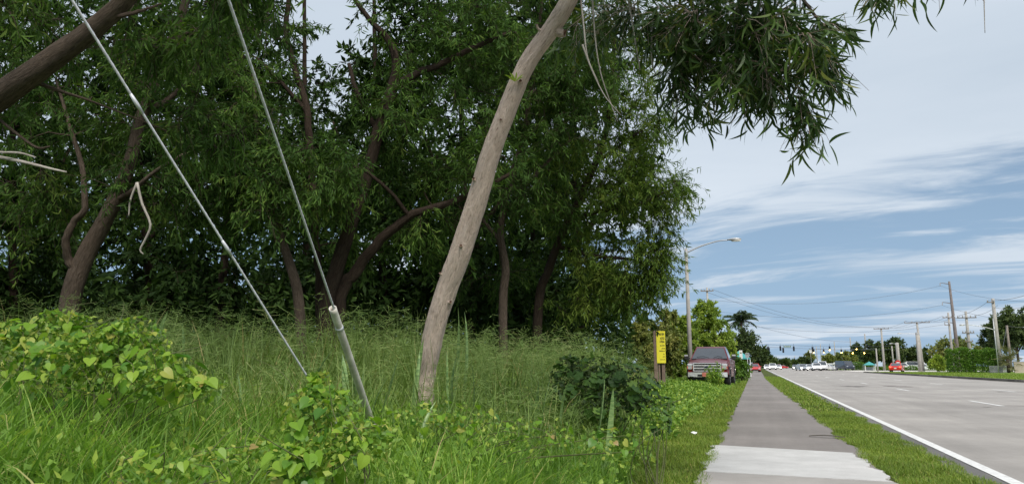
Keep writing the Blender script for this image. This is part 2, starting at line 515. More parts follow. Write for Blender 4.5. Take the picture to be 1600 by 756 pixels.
M['snake'] = snake_mat()
M['bark_pale'] = bark_mat('pale_weathered_bark', (0.27, 0.195, 0.155), (0.72, 0.585, 0.50), (0.86, 0.74, 0.66), 1.7, 1.0)
M['bark_mid'] = bark_mat('grey_brown_bark', (0.040, 0.030, 0.023), (0.105, 0.080, 0.062), (0.19, 0.150, 0.120), 1.2, 1.0)
M['bark_dark'] = bark_mat('brown_bark', (0.018, 0.013, 0.010), (0.045, 0.032, 0.024), (0.080, 0.060, 0.046), 0.9, 0.9)
M['dead_wood'] = bark_mat('bleached_dead_wood', (0.25, 0.22, 0.19), (0.45, 0.42, 0.38), (0.62, 0.59, 0.55), 1.0, 0.5)
M['cut_wood'] = plain('sawn_branch_scar', (0.15, 0.085, 0.055), 0.9, var=0.4, scale=40)
# made things
M['galv'] = plain('galvanised_wire', (0.58, 0.59, 0.61), 0.5, 0.25, 0.2, 30)
M['guard'] = plain('weathered_plastic_guard', (0.60, 0.56, 0.49), 0.7, 0, 0.28, 9)
M['pole_concrete'] = plain('weathered_pole_concrete', (0.34, 0.32, 0.29), 0.9, 0, 0.22, 2.5)
M['pole_wood'] = plain('weathered_pole_wood', (0.22, 0.185, 0.155), 0.95, 0, 0.3, 3)
M['pole_rust'] = plain('weathering_steel_pole', (0.16, 0.135, 0.125), 0.85, 0, 0.25, 2)
M['post_wood'] = plain('weathered_sign_post', (0.20, 0.145, 0.115), 0.95, 0, 0.35, 7)
M['insul'] = plain('grey_insulator', (0.35, 0.35, 0.36), 0.4, 0, 0.2, 9)
M['cable'] = plain('power_cable', (0.10, 0.105, 0.12), 0.6)
M['alu'] = plain('lamp_arm_aluminium', (0.50, 0.50, 0.50), 0.45, 0.5, 0.15, 5)
M['lens'] = plain('lamp_lens', (0.62, 0.60, 0.54), 0.25, 0, 0.1, 5)
M['yellow'] = plain('yellow_notice_board', (0.80, 0.72, 0.045), 0.6, 0, 0.10, 8)
M['ink'] = plain('dark_notice_ink', (0.09, 0.085, 0.02), 0.7)
M['red_paint'] = plain('ruby_red_car_paint', (0.125, 0.006, 0.011), 0.34, 0.1, 0.08, 3, 0.35, 0.35)
M['car_red'] = plain('bright_red_car_paint', (0.55, 0.02, 0.015), 0.3, 0.0, 0.08, 3, 0.5, 0.8)
M['car_white'] = plain('white_car_paint', (0.78, 0.78, 0.78), 0.3, 0, 0.04, 3, 0.5, 0.8)
M['car_silver'] = plain('silver_car_paint', (0.50, 0.52, 0.54), 0.3, 0.5, 0.05, 3, 0.5, 0.8)
M['car_dark'] = plain('dark_blue_car_paint', (0.030, 0.040, 0.065), 0.3, 0.2, 0.08, 3, 0.5, 0.8)
M['chrome'] = plain('chrome', (0.78, 0.78, 0.79), 0.2, 0.45, 0.08, 10, 1.0, 0.5)
M['black_plastic'] = plain('black_plastic', (0.020, 0.020, 0.022), 0.55, 0, 0.2, 9)
M['rubber'] = plain('tyre_rubber', (0.018, 0.018, 0.018), 0.85, 0, 0.3, 12)
M['rim'] = plain('alloy_rim', (0.28, 0.28, 0.30), 0.35, 0.8, 0.1, 9)
M['plate'] = plain('faded_red_plate', (0.45, 0.14, 0.10), 0.6, 0, 0.25, 14)
M['amber'] = plain('amber_marker', (0.55, 0.10, 0.02), 0.3)
M['teal'] = plain('teal_canvas', (0.06, 0.30, 0.30), 0.7, 0, 0.15, 3)
M['white_sheet'] = plain('white_sheet', (0.72, 0.72, 0.70), 0.7, 0, 0.08, 4)
M['sign_green'] = plain('street_sign_green', (0.06, 0.16, 0.12), 0.5)
M['beige'] = plain('beige_rendered_wall', (0.46, 0.39, 0.31), 0.9, 0, 0.12, 3)
M['fence'] = plain('grey_fence_paint', (0.33, 0.34, 0.35), 0.6, 0.2, 0.15, 6)
M['roof_pale'] = plain('pale_shop_roof', (0.66, 0.66, 0.62), 0.7, 0, 0.1, 2)
M['wall_pale'] = plain('pale_shop_wall', (0.50, 0.47, 0.42), 0.9, 0, 0.15, 2)
M['terracotta'] = plain('terracotta_roof', (0.36, 0.12, 0.07), 0.85, 0, 0.2, 3)
M['dark_glass'] = plain('tinted_glass', (0.045, 0.052, 0.062), 0.05, 0, 0.15, 2, 0.9, 0.6)
M['head_glass'] = plain('headlight_glass', (0.55, 0.56, 0.58), 0.12, 0.3, 0.15, 12)
M['signal_yellow_glow'] = emit('lit_amber_signal', (1.0, 0.50, 0.10), 14.0)
M['headlight_glow'] = emit('lit_headlight', (1.0, 0.98, 0.92), 10.0)
M['tail_glow'] = emit('lit_tail_lamp', (1.0, 0.08, 0.04), 3.0)

# ================================================================== THE SETTING
def ground_hit(px, py, z=0.0):
    r = ray(px, py); t = (z - CAM[2]) / r[2]
    return CAM + r * t


def grid_mesh(name, xs, ys, zf):
    X, Y = np.meshgrid(xs, ys)
    Z = zf(X, Y)
    V = np.stack([X, Y, Z], -1).reshape(-1, 3)
    idx = np.arange(len(xs) * len(ys)).reshape(len(ys), len(xs))
    q = np.stack([idx[:-1, :-1], idx[:-1, 1:], idx[1:, 1:], idx[1:, :-1]], -1).reshape(-1, 4)
    return make_mesh(name, V, q)


xs = np.concatenate([[-2500, -900, -400, -200, -110, -70], np.arange(-50, -12, 1.5), np.arange(-12, 1.9, 0.22), [2.2, 8, 15.4, 15.9, 40, 120, 400, 1200, 3000]])
ys = np.concatenate([[-300, -80, -25], np.arange(-8, 26, 0.25), np.arange(26, 80, 1.5), [100, 140, 200, 300, 500, 900, 1600, 4500]])


def ground_height(X, Y):
    return gz(X, Y) - 0.03 * (X > 1.95)


tag(link('ground', grid_mesh('ground', xs, ys, ground_height), M['soil']), 'weedy green ground under the wood and beside the path', 'ground', kind='structure')


def wob1(y, s, a, f):
    return a * (np.sin(y * f + s) * 0.5 + np.sin(y * f * 2.3 + s * 2.1) * 0.3 + np.sin(y * f * 5.1 + s * 3.7) * 0.2)


def strip(name, yv, xl, xr, z, mat, parent=None, nx=2):
    t = np.linspace(0, 1, nx)
    X = xl[:, None] * (1 - t) + xr[:, None] * t
    V = np.stack([X, np.repeat(yv[:, None], nx, 1), np.broadcast_to(z if np.ndim(z) else np.full_like(X, z), X.shape)], -1).reshape(-1, 3)
    idx = np.arange(len(yv) * nx).reshape(len(yv), nx)
    q = np.stack([idx[:-1, :-1], idx[:-1, 1:], idx[1:, 1:], idx[1:, :-1]], -1).reshape(-1, 4)
    return link(name, make_mesh(name, V, q), mat, parent)


yroad = np.concatenate([np.arange(-15, 60, 0.12), np.arange(60, 200, 1.5), np.arange(200, 1400, 40.)])
ROAD_L, EDGE_L, EDGE_R, KERB_X = 1.80, 1.985, 2.105, 15.5
road = strip('road', yroad, np.full_like(yroad, ROAD_L) + wob1(yroad, 1, 0.03, 1.7), np.full_like(yroad, KERB_X), 0.006, M['road'])
tag(road, 'wide pale worn asphalt road running to the junction', 'road', kind='structure')
ye = yroad[yroad < 160]
strip('asphalt_seam', ye, ROAD_L - 0.06 + wob1(ye, 2, 0.05, 2.6), np.full_like(ye, EDGE_L - 0.012) + wob1(ye, 5, 0.012, 3.1), 0.010, M['seam'], road)
strip('edge_line', yroad[yroad < 300], np.full_like(yroad[yroad < 300], EDGE_L), np.full_like(yroad[yroad < 300], EDGE_R), 0.014, M['paint'], road)
dash_me = {}
for lane_x, pxy in ((5.78, (1537, 634)), (9.45, (1561, 612))):
    y0 = ground_hit(*pxy)[1]
    k0 = int((y0 + 12) // 12.2)
    for k in range(-k0, 26):
        y = y0 + k * 12.2
        if 'd' not in dash_me:
            ya = np.linspace(0, 3.05, 14)
            X0 = -0.06 + wob1(ya, 3, 0.012, 6); X1 = 0.06 + wob1(ya, 7, 0.012, 6)
            V = np.stack([np.stack([X0, ya, 0 * ya], -1), np.stack([X1, ya, 0 * ya], -1)], 1).reshape(-1, 3)
            idx = np.arange(28).reshape(14, 2)
            dash_me['d'] = make_mesh('lane_dash', V, np.stack([idx[:-1, 0], idx[:-1, 1], idx[1:, 1], idx[1:, 0]], -1))
        link('lane_dash', dash_me['d'], M['paint'], road, (lane_x, y, 0.011))
# tar patches and skid stains on the lanes (own shapes)
M['tar'] = asphalt_mat('tar_repair', (0.17, 0.155, 0.145), (0.22, 0.20, 0.19), 0.3)


def blob(name, cx, cy, rx, ry, z, mat, parent, seed):
    a = np.linspace(0, 2 * PI, 26, endpoint=False)
    r = 1 + 0.22 * np.sin(3 * a + seed) + 0.16 * np.sin(7 * a + 2 * seed) + 0.1 * np.sin(11 * a + seed * 3)
    V = np.stack([cx + rx * r * np.cos(a), cy + ry * r * np.sin(a), np.full_like(a, z)], -1)
    return link(name, make_mesh(name, V, polys=[list(range(26))]), mat, parent)


for i, (px, py, rx, ry) in enumerate([(1335, 603.5, 0.55, 0.9), (1400, 603, 0.7, 1.0), (1418, 605, 0.5, 0.6), (1590, 634, 0.22, 0.12), (1542, 636, 0.10, 0.10), (1563, 612, 0.12, 0.2)]):
    g = ground_hit(px, py)
    blob('tar_patch', g[0], g[1], rx, ry, 0.0085, M['tar'], road, i * 1.7)

SW_Y = [-4, 3, 6, 9, 14, 20, 31, 60, 150, 320]
SW_L = [-0.50, -0.49, -0.50, -0.53, -0.57, -0.60, -0.66, -0.80, -1.0, -1.3]
SW_R = [1.12, 1.12, 1.10, 1.08, 1.03, 0.98, 0.80, 0.52, 0.40, 0.1]


def sw_l(y): return np.interp(y, SW_Y, SW_L)
def sw_r(y): return np.interp(y, SW_Y, SW_R)


yp = np.concatenate([np.arange(-4, 40, 0.06), np.arange(40, 320, 2.0)])
path = strip('sidewalk', yp, sw_l(yp) + wob1(yp, 2.2, 0.07, 1.9) + wob1(yp, .4, 0.03, 9), sw_r(yp) + wob1(yp, 4.7, 0.08, 1.6) + wob1(yp, 1.9, 0.03, 8), 0.012, M['path'])
tag(path, 'grey asphalt footpath beside the road with one pale slab', 'sidewalk', kind='structure')


def slab(name, corners, mat, z, seed):
    """corners TL,TR,BR,BL as ground points: a thin slab whose grassy long sides are ragged"""
    TL, TR, BR, BL = [np.array(c)[:2] for c in corners]
    n = 26; t = np.linspace(0, 1, n)
    l = BL + (TL - BL) * t[:, None]; r = BR + (TR - BR) * t[:, None]
    l[1:-1, 0] += wob1(t[1:-1] * 5, seed, 0.07, 3.3); r[1:-1, 0] += wob1(t[1:-1] * 5, seed + 4, 0.07, 2.9)
    ring = np.concatenate([l, r[::-1]])
    m = MB()
    k = len(ring)
    P = np.concatenate([np.c_[ring, np.full(k, z - 0.05)], np.c_[ring, np.full(k, z)]])
    q = [[i, k + i, k + (i + 1) % k, (i + 1) % k] for i in range(k)]
    q += [[k + i, k + (2 * n - 1 - i), k + (2 * n - 2 - i), k + i + 1] for i in range(n - 1)]
    m.raw(P, q=q)
    return m.build(name, mat, path)


gTL, gTR, gBR, gBL = ground_hit(1113, 697), ground_hit(1334, 710), ground_hit(1397, 756), ground_hit(1098, 739)
slab('slab', (gTL, gTR, gBR, gBL), M['slab_white'], 0.022, 0.4)
yj = 0.014
slab('slab', ((gBL[0], gBL[1] - yj), (gBR[0], gBR[1] - yj), (1.12, 3.0), (-0.5, 3.3)), M['slab_grey'], 0.019, 2.4)

# far side of the road
kerb = MB()
for a, b in ((-12, 128), (186, 300)):
    kerb.prism([(KERB_X, -0.05), (KERB_X + 0.03, 0.15), (KERB_X + 0.22, 0.155), (KERB_X + 0.22, -0.05)], 'y', a, b)
kb = kerb.build('kerb', M['kerb']); tag(kb, 'grimy concrete kerb along the far side of the road', 'kerb', kind='structure')
yg = np.concatenate([np.arange(-12, 128.1, 0.5)])
gut = strip('gutter', yg, np.full_like(yg, KERB_X - 0.45) + wob1(yg, 3, 0.14, 1.1), np.full_like(yg, KERB_X - 0.002), 0.0115, M['kerb'], road)
lawn = strip('far_lawn', np.linspace(-12, 128, 120), np.full(120, KERB_X + 0.22), np.full(120, 60.0), 0.14 + 0 * np.zeros((120, 2)), M['lawn'])
tag(lawn, 'mown grass strip between the far kerb and the hedge', 'lawn', kind='structure')
drv = strip('side_road', np.linspace(128, 186, 20), np.full(20, KERB_X + 0.0), np.full(20, 120.0), 0.045, M['drive'])
tag(drv, 'pale concrete side road opening beyond the far kerb', 'side road', kind='structure')
ln2 = strip('far_verge', np.linspace(186, 420, 30), np.full(30, KERB_X + 0.22), np.full(30, 140.0), 0.10, M['lawn'])
tag(ln2, 'distant grass verge past the side road', 'verge', kind='structure')


# ================================================================== FOLIAGE TOOLS
def unit(v):
    return v / (np.linalg.norm(v, axis=-1, keepdims=True) + 1e-9)


def leaf_arrays(P, D, L, W, curl, droop, segs, seed_n=None):
    """P base, D direction, L length, W width, curl (sickle, signed), droop (bend to earth). segs>=2"""
    n = len(P)
    D = unit(D)
    S = unit(np.cross(D, rng.normal(size=(n, 3)) + np.array([0, 0, 1.2])))
    t = np.linspace(0, 1, segs + 1)
    V = []
    for i, ti in enumerate(t):
        mid = P + D * (L * ti)[:, None] + S * (curl * L * (ti * ti))[:, None]
        mid[:, 2] -= droop * L * ti * ti
        if i == 0 or i == segs: V.append(mid[:, None])
        else:
            w = W * (math.sin(PI * ti ** 0.85) ** 0.75) * 0.5
            side = unit(S - D * (2 * curl * ti)[:, None] * 0.8)
            V.append(np.stack([mid - side * w[:, None], mid + side * w[:, None]], 1))
    V = np.concatenate(V, 1)
    k = V.shape[1]
    tris = [[0, 2, 1], [k - 1, k - 3, k - 2]]
    quads = [[1 + 2 * i, 2 + 2 * i, 4 + 2 * i, 3 + 2 * i] for i in range(segs - 2)]
    off = (np.arange(n) * k)[:, None, None]
    T = (np.array(tris)[None] + off).reshape(-1, 3)
    Q = (np.array(quads)[None] + off).reshape(-1, 4) if quads else None
    return V.reshape(-1, 3), Q, T, k


def card_arrays(P, D, L, W):
    """folded 2-quad-free leaf: 4 vertices, 2 triangles, folded along the midrib"""
    n = len(P); D = unit(D)
    S = unit(np.cross(D, rng.normal(size=(n, 3))))
    N = np.cross(D, S)
    a = P; b = P + D * L[:, None]
    mid = P + D * (L * 0.45)[:, None]
    l = mid - S * (W * .5)[:, None] + N * (W * .16)[:, None]; r = mid + S * (W * .5)[:, None] + N * (W * .16)[:, None]
    V = np.stack([a, r, b, l], 1)
    off = (np.arange(n) * 4)[:, None, None]
    T = (np.array([[0, 1, 2], [0, 2, 3]])[None] + off).reshape(-1, 3)
    return V.reshape(-1, 3), T


def blade_arrays(P, az, L, W, a0, bend, segs):
    n = len(P)
    d = np.stack([np.cos(az), np.sin(az), 0 * az], -1)
    s = np.stack([-np.sin(az), np.cos(az), 0 * az], -1)
    pos = P.copy(); V = []
    for i in range(segs + 1):
        t = i / segs
        if i == segs: V.append(pos[:, None])
        else:
            w = W * (1 - 0.75 * t ** 1.6) * 0.5
            V.append(np.stack([pos - s * w[:, None], pos + s * w[:, None]], 1))
        ang = a0 + bend * ((i + 0.5) / segs) ** 1.25
        st = (L / segs)[:, None]
        pos = pos + st * (np.sin(ang)[:, None] * d)
        pos[:, 2] += (L / segs) * np.cos(ang)
    V = np.concatenate(V, 1); k = V.shape[1]
    quads = [[2 * i, 2 * i + 1, 2 * i + 3, 2 * i + 2] for i in range(segs - 1)]
    tris = [[k - 3, k - 2, k - 1]]
    off = (np.arange(n) * k)[:, None, None]
    T = (np.array(tris)[None] + off).reshape(-1, 3)
    Q = (np.array(quads)[None] + off).reshape(-1, 4) if quads else None
    return V.reshape(-1, 3), Q, T, k


def twig_arrays(P0, P1, r0, r1, sag):
    """three-sided tubes of 3 rings, vectorised"""
    n = len(P0); D = unit(P1 - P0)
    U = unit(np.cross(D, np.array([0.31, 0.17, 0.93]))); Wv = np.cross(D, U)
    rings = []
    for t, r in ((0, r0), (0.5, (r0 + r1) / 2), (1, r1)):
        c = P0 + (P1 - P0) * t
        c = c + np.array([0, 0, 1.0]) * (sag * 4 * t * (1 - t))[:, None]
        rg = [c + (U * math.cos(a) + Wv * math.sin(a)) * r[:, None] for a in (0, 2.094, 4.189)]
        rings.append(np.stack(rg, 1))
    V = np.concatenate(rings, 1)
    q = []
    for l in range(2):
        for i in range(3):
            j = (i + 1) % 3
            q.append([l * 3 + i, l * 3 + j, l * 3 + 3 + j, l * 3 + 3 + i])
    off = (np.arange(n) * 9)[:, None, None]
    return V.reshape(-1, 3), (np.array(q)[None] + off).reshape(-1, 4)


def ell(px, py, d, rpx, rpy, rd, n):
    """n random foliage centres in an ellipsoid seen round (px,py) at depth d"""
    v = unit(rng.normal(size=(n, 3))) * (rng.random(n) ** 0.4)[:, None]
    c = at(px, py, d)
    return c + RIGHT * (v[:, 0:1] * rpx / F * d) + np.array([0, 0, 1.0]) * (v[:, 1:2] * rpy / F * d) + FH * (v[:, 2:3] * rd)


def ppath(rows):
    """rows of (px, py, depth, width_px) -> world points and radii"""
    P = np.array([at(r[0], r[1], r[2]) for r in rows]); R = np.array([r[3] / 2 / F * r[2] for r in rows])
    return P, R


def make_tree(name, label, stems, clusters, group='trees of the roadside wood', leaf='leaf_mid', bark='bark_mid', csize=0.55, leaves=110, LL=(0.095, 0.15),
              LW=0.022, twigs=9, segs=3, droop=0.5, hang=0.25, card=False, stem_mats=None, br=1.0, outward=None, seed=0, cat='tree', curl=(0.15, 0.55)):
    """stems: list of (points, radii); the first is the trunk. clusters: (n,3) foliage centres"""
    base = stems[0][0][0].copy()
    o = empty(name, base)
    tag(o, label, cat, group)
    nodesP, nodesR = [], []
    for i, (P, R) in enumerate(stems):
        n = max(8, int(len(P) * 5))
        c = curve_pts(np.c_[P, R], n)
        s0 = seed * 1.3 + i
        # gentle irregularity of the axis
        ax = c[:, :3].copy()
        if i: ax[1:-1] += rng.normal(size=(n - 2, 3)) * (c[1:-1, 3:4] * 0.12)
        mb = MB()
        wobf = lambda th, s, s0=s0: 1 + 0.06 * np.sin(2 * th + s * 1.7 + s0) + 0.05 * np.sin(3 * th - s * 2.9 + s0) + 0.03 * np.sin(7 * th + s * 7)
        mb.tube(ax - base, np.maximum(c[:, 3], 0.004), 12 if c[0, 3] > 0.05 else 7, True, wobf)
        mb.build('trunk' if i == 0 else 'limb', M[(stem_mats or {}).get(i, bark)], o, None, True, True)
        sel = slice(int(n * 0.35) if i == 0 else int(n * 0.15), None)
        nodesP.append(ax[sel]); nodesR.append(c[sel, 3])
    NP = np.concatenate(nodesP); NR = np.concatenate(nodesR)
    C = np.asarray(clusters)
    if len(C) == 0: return o
    dmin = np.min(np.linalg.norm(C[:, None] - NP[None], axis=2), axis=1)
    order = np.argsort(dmin)
    br_mb = MB()
    cdir = np.zeros_like(C)
    for ci in order:
        c = C[ci]
        dv = c - NP; dist = np.linalg.norm(dv, axis=1)
        cost = dist + np.where(dv[:, 2] < -0.3, 0.5 * np.abs(dv[:, 2]), 0) - 1.5 * np.minimum(NR, 0.1)
        j = int(np.argmin(cost)); p0 = NP[j]; ln = dist[j] + 1e-6
        mid = (p0 + c) / 2 + np.array([0, 0, 0.10 * ln]) + rng.normal(size=3) * 0.07 * ln
        cu = curve_pts(np.array([p0, (p0 + mid) / 2 + rng.normal(size=3) * 0.03 * ln, mid, c]), 6)
        r0 = min(NR[j] * 0.7, (0.010 + 0.011 * ln) * br); r1 = 0.005 * br
        rr = np.linspace(r0, r1, 6)
        br_mb.tube(cu - base, rr, 5, False)
        NP = np.concatenate([NP, cu[1:]]); NR = np.concatenate([NR, rr[1:]])
        cdir[ci] = unit(cu[-1] - cu[-3])
    nC = len(C)
    # twigs
    ti = np.repeat(np.arange(nC), twigs); nt_ = len(ti)
    rv = unit(rng.normal(size=(nt_, 3)))
    td = unit(rv * 0.9 + cdir[ti] * 0.55 + np.array([0, 0, -hang]))
    tl = csize * rng.uniform(0.55, 1.35, nt_)
    p0 = C[ti] - cdir[ti] * (rng.random(nt_) * csize * 0.6)[:, None]
    p1 = p0 + td * tl[:, None] + np.array([0, 0, -1.0]) * (hang * 0.5 * tl)[:, None]
    V, q = twig_arrays(p0, p1, np.full(nt_, 0.0045 * br), np.full(nt_, 0.002 * br), 0.08 * tl)
    br_mb.raw(V - base, q=q)
    tw = br_mb.build('twigs', M[bark], o, None, True, True); tw['kind'] = 'stuff'
    # leaves
    per = np.maximum(1, (leaves * rng.uniform(0.55, 1.3, nC)).astype(int))
    li = np.repeat(np.arange(nC), per); n = len(li)
    tt = li * twigs + rng.integers(0, twigs, n)
    u = rng.random(n) ** 0.7 * 1.03
    P = p0[tt] + (p1[tt] - p0[tt]) * u[:, None]
    P[:, 2] += 0.08 * tl[tt] * 4 * u * (1 - u)
    P += rng.normal(size=(n, 3)) * 0.02
    D = unit(unit(p1[tt] - p0[tt]) * 0.55 + rng.normal(size=(n, 3)) * 0.55 + np.array([0, 0, -droop]))
    L = rng.uniform(LL[0], LL[1], n)
    tone = np.clip(rng.normal(0.5, 0.20, nC)[li] + rng.normal(0, 0.18, n), 0, 0.97)
    if card:
        V, T = card_arrays(P - base, D, L, L * LW); Q = None; k = 4
    else:
        V, Q, T, k = leaf_arrays(P - base, D, L, LW * rng.uniform(0.8, 1.25, n), rng.uniform(curl[0], curl[1], n) * np.sign(rng.normal(size=n)), np.full(n, 0.12), segs)
    me = make_mesh('crown', V, Q, T, {'rnd': np.repeat(tone, k)})
    link('crown', me, M[leaf], o)
    return o


def groundp(px, d, sink=0.08):
    p = at(px, 571.5, d)
    return np.array([p[0], p[1], float(gz(p[0], p[1])) - sink])


def stem(rows, root=None):
    P, R = ppath(rows)
    if root:
        g = groundp(root[0], root[1]); P = np.vstack([g, P]); R = np.concatenate([[root[2] / 2 / F * root[1]], R])
    return P, R


def cat_(*a): return np.concatenate(a)


def open_gap(C, x0=478, x1=572, y1=78):
    """keep the hole in the canopy between the middle trees open to the sky"""
    v = C - CAM; f = v @ FWD
    px = 800 + F * (v @ RIGHT) / f; py = 378 - F * (v @ UP) / f
    return C[~((px > x0) & (px < x1) & (py < y1) & (py > -170))]


# ================================================================== TREES OF THE WOOD
# --- the leaning pale tree whose crown hangs over the path
A_rows = [(664, 601, 7.0, 30), (672, 550, 6.95, 31), (682, 505, 6.9, 32), (700, 447, 6.83, 33), (717, 400, 6.75, 34), (733, 350, 6.68, 33), (750, 300, 6.6, 32), (764, 250, 6.52, 32), (786, 190, 6.42, 30), (821, 105, 6.28, 29),
          (860, 48, 6.15, 27), (892, -5, 6.0, 26), (935, -100, 5.9, 24), (1000, -200, 5.8, 21), (1090, -300, 5.7, 17), (1190, -370, 5.7, 11)]


def leaning_tree():
    trunkP, trunkR = stem(A_rows, (659, 7.05, 33))
    limb1 = ppath([(960, -150, 5.85, 16), (1060, -150, 5.7, 13), (1150, -95, 5.6, 10), (1230, -30, 5.6, 7), (1285, 40, 5.6, 4)])
    limb2 = ppath([(1100, -310, 5.7, 12), (1250, -260, 5.4, 9), (1380, -160, 5.2, 7), (1470, -70, 5.1, 4)])
    limb3 = ppath([(900, -35, 5.95, 10), (985, -60, 6.2, 8), (1060, -20, 6.3, 6), (1105, 60, 6.3, 4)])
    C = cat_(ell(1090, 40, 6.1, 75, 70, 0.6, 18), ell(1165, 65, 5.8, 75, 75, 0.5, 18), ell(1230, 85, 5.6, 55, 55, 0.4, 10), ell(1075, 110, 6.1, 50, 60, 0.4, 9),
             ell(1245, 165, 5.6, 22, 28, 0.2, 3), ell(1300, 95, 5.6, 22, 14, 0.2, 3), ell(1150, 135, 5.8, 60, 35, 0.4, 8), ell(1180, 0, 5.7, 110, 40, 0.6, 14), ell(1275, 50, 5.6, 30, 25, .2, 3),
             ell(1385, -35, 5.2, 25, 22, 0.2, 3), ell(1490, -62, 5.1, 40, 16, 0.2, 2),
             ell(1130, -190, 5.7, 240, 130, 1.2, 34), ell(980, -160, 5.9, 150, 90, 0.8, 14), ell(960, 20, 6.6, 80, 45, 0.5, 9), ell(1025, 70, 6.5, 50, 60, .4, 8))
    t = make_tree('leaning_tree', 'leaning tree with pale bare trunk and a crown of sickle leaves over the path', [(trunkP[:2], trunkR[:2]), limb1, limb2, limb3], C, leaf='leaf_near', bark='bark_pale',
                  csize=0.27, leaves=56, LL=(0.11, 0.165), LW=0.019, twigs=8, segs=6, droop=0.55, hang=0.45, curl=(0.3, 0.85), stem_mats={1: 'bark_mid', 2: 'bark_mid', 3: 'bark_mid'}, br=0.7)
    # replace the stub by a finely modelled trunk
    for ch in list(t.children):
        if ch.name.startswith('trunk'): bpy.data.objects.remove(ch)
    base = np.array(t.location)
    n, k = 200, 40
    c = curve_pts(np.c_[trunkP, trunkR], n)
    ax, R = c[:, :3], c[:, 3]
    th = np.arange(k) / k * 2 * PI
    V, q, B = tube_arrays(ax, R, k)
    V = V.reshape(n, k, 3); B = B.reshape(n, k, 3)
    for i in range(n):
        for j in range(k):
            b = B[i, j]
            f = mnoise.noise(Vector((b[0] * 34, b[1] * 34, b[2] * 2.6)))
            g = mnoise.noise(Vector((b[0] * 9, b[1] * 9, b[2] * 1.1 + 9)))
            h = mnoise.noise(Vector((b[0] * 90, b[1] * 90, b[2] * 14)))
            amp = 1.0 if b[2] < 1.9 else 0.7
            flare = 0.012 * max(0.0, 1 - b[2] / 0.9) ** 2 * (1 + 0.9 * math.sin(3 * math.atan2(b[1], b[0]) + 1))
            out = V[i, j] - ax[i]; ln = np.linalg.norm(out)
            V[i, j] += out / ln * (0.009 * amp * min(f, 0.25) * 1.4 + 0.012 * g + 0.005 * h * amp + flare)
    me = make_mesh('trunk', V.reshape(-1, 3) - base, q, None, {'bark': B.reshape(-1, 3)})
    link('trunk', me, M['bark_pale'], t)
    # sawn branch scar, knots and stubs

    def on_trunk(px, py, toward=1.0):
        ii = int(np.argmin([(np.linalg.norm(np.cross(ax[i] - CAM, unit(ray(px, py))))) for i in range(n)]))
        dirc = unit(CAM - ax[ii]); side = unit(np.cross(ax[min(ii + 1, n - 1)] - ax[ii], dirc))
        off = np.dot(at(px, py, np.dot(ax[ii] - CAM, FWD)) - ax[ii], side)
        off = np.clip(off, -R[ii] * .95, R[ii] * .95)
        nrm = unit(side * (off / R[ii]) + dirc * math.sqrt(max(0.02, 1 - (off / R[ii]) ** 2)))
        return ax[ii] + nrm * R[ii], nrm, unit(ax[min(ii + 1, n - 1)] - ax[ii])

    for (px, py, r, stub) in ((874, 52, 0.034, 0.045), (843, 46, 0.010, 0.055), (782, 190, 0.011, 0.012), (742, 282, 0.016, 0.018), (812, 128, 0.014, 0.016), (703, 470, 0.014, 0.012), (720, 385, 0.013, 0.010), (690, 430, 0.010, 0.025)):
        p, nrm, up = on_trunk(px, py)
        m = MB()
        e = p + nrm * stub + up * stub * 0.4
        rows = np.array([p - nrm * r * 1.4, p, p + nrm * stub * .5, e])
        v, qq, bk = tube_arrays(rows, np.array([r * 1.7, r * 1.35, r * 1.05, r * 0.95]), 12)
        m.raw(v - base, q=qq, bark=bk)
        kn = m.build('branch_stub', M['bark_pale'], t, None, True, True)
        m = MB()
        a = np.arange(12) / 12 * 2 * PI
        u = unit(np.cross(nrm, [0.2, 0.3, 0.9])); w = np.cross(nrm, u)
        ringo = e + (np.cos(a)[:, None] * u + np.sin(a)[:, None] * w) * r * 0.93
        ringi = e - nrm * min(0.012, stub * .5) + (np.cos(a)[:, None] * u + np.sin(a)[:, None] * w) * r * 0.6
        m.raw(np.concatenate([ringo, ringi]) - base, q=[[i, (i + 1) % 12, 12 + (i + 1) % 12, 12 + i] for i in range(12)], p=[list(range(12, 24))])
        m.build('scar', M['cut_wood'], kn)
    # hanging dead twigs by the trunk and under the crown
    for rows in ([(905, -20, 6.1, 3), (912, 40, 6.0, 3), (918, 90, 6.0, 2.5), (935, 130, 6.0, 2)], [(925, -10, 6.2, 3), (930, 60, 6.2, 2.5), (940, 120, 6.2, 2), (965, 190, 6.2, 1.2)],
                 [(980, -10, 6.2, 3), (992, 60, 6.2, 2.5), (1000, 110, 6.2, 2)], [(1100, -10, 6.1, 3), (1096, 80, 6.1, 2.2), (1090, 160, 6.1, 1.4)], [(1020, 10, 6.2, 3), (1018, 90, 6.2, 2.5), (1025, 118, 6.2, 2)],
                 [(910, 70, 6.0, 3), (925, 110, 6.0, 2.5), (945, 150, 6.0, 1.6), (970, 180, 6.0, 1)], [(1318, 20, 5.6, 1.0), (1325, 60, 5.6, .8), (1316, 92, 5.6, .7)], [(1537, -20, 5.1, 2), (1538, 20, 5.1, 1.5), (1539, 52, 5.1, 1)]):
        P, Rr = ppath(rows); c = curve_pts(np.c_[P, Rr], 14)
        m = MB(); m.tube(c[:, :3] - base, c[:, 3], 5); m.build('dead_twig', M['dead_wood'], t, None, True, True)
    return t


leaning_tree()


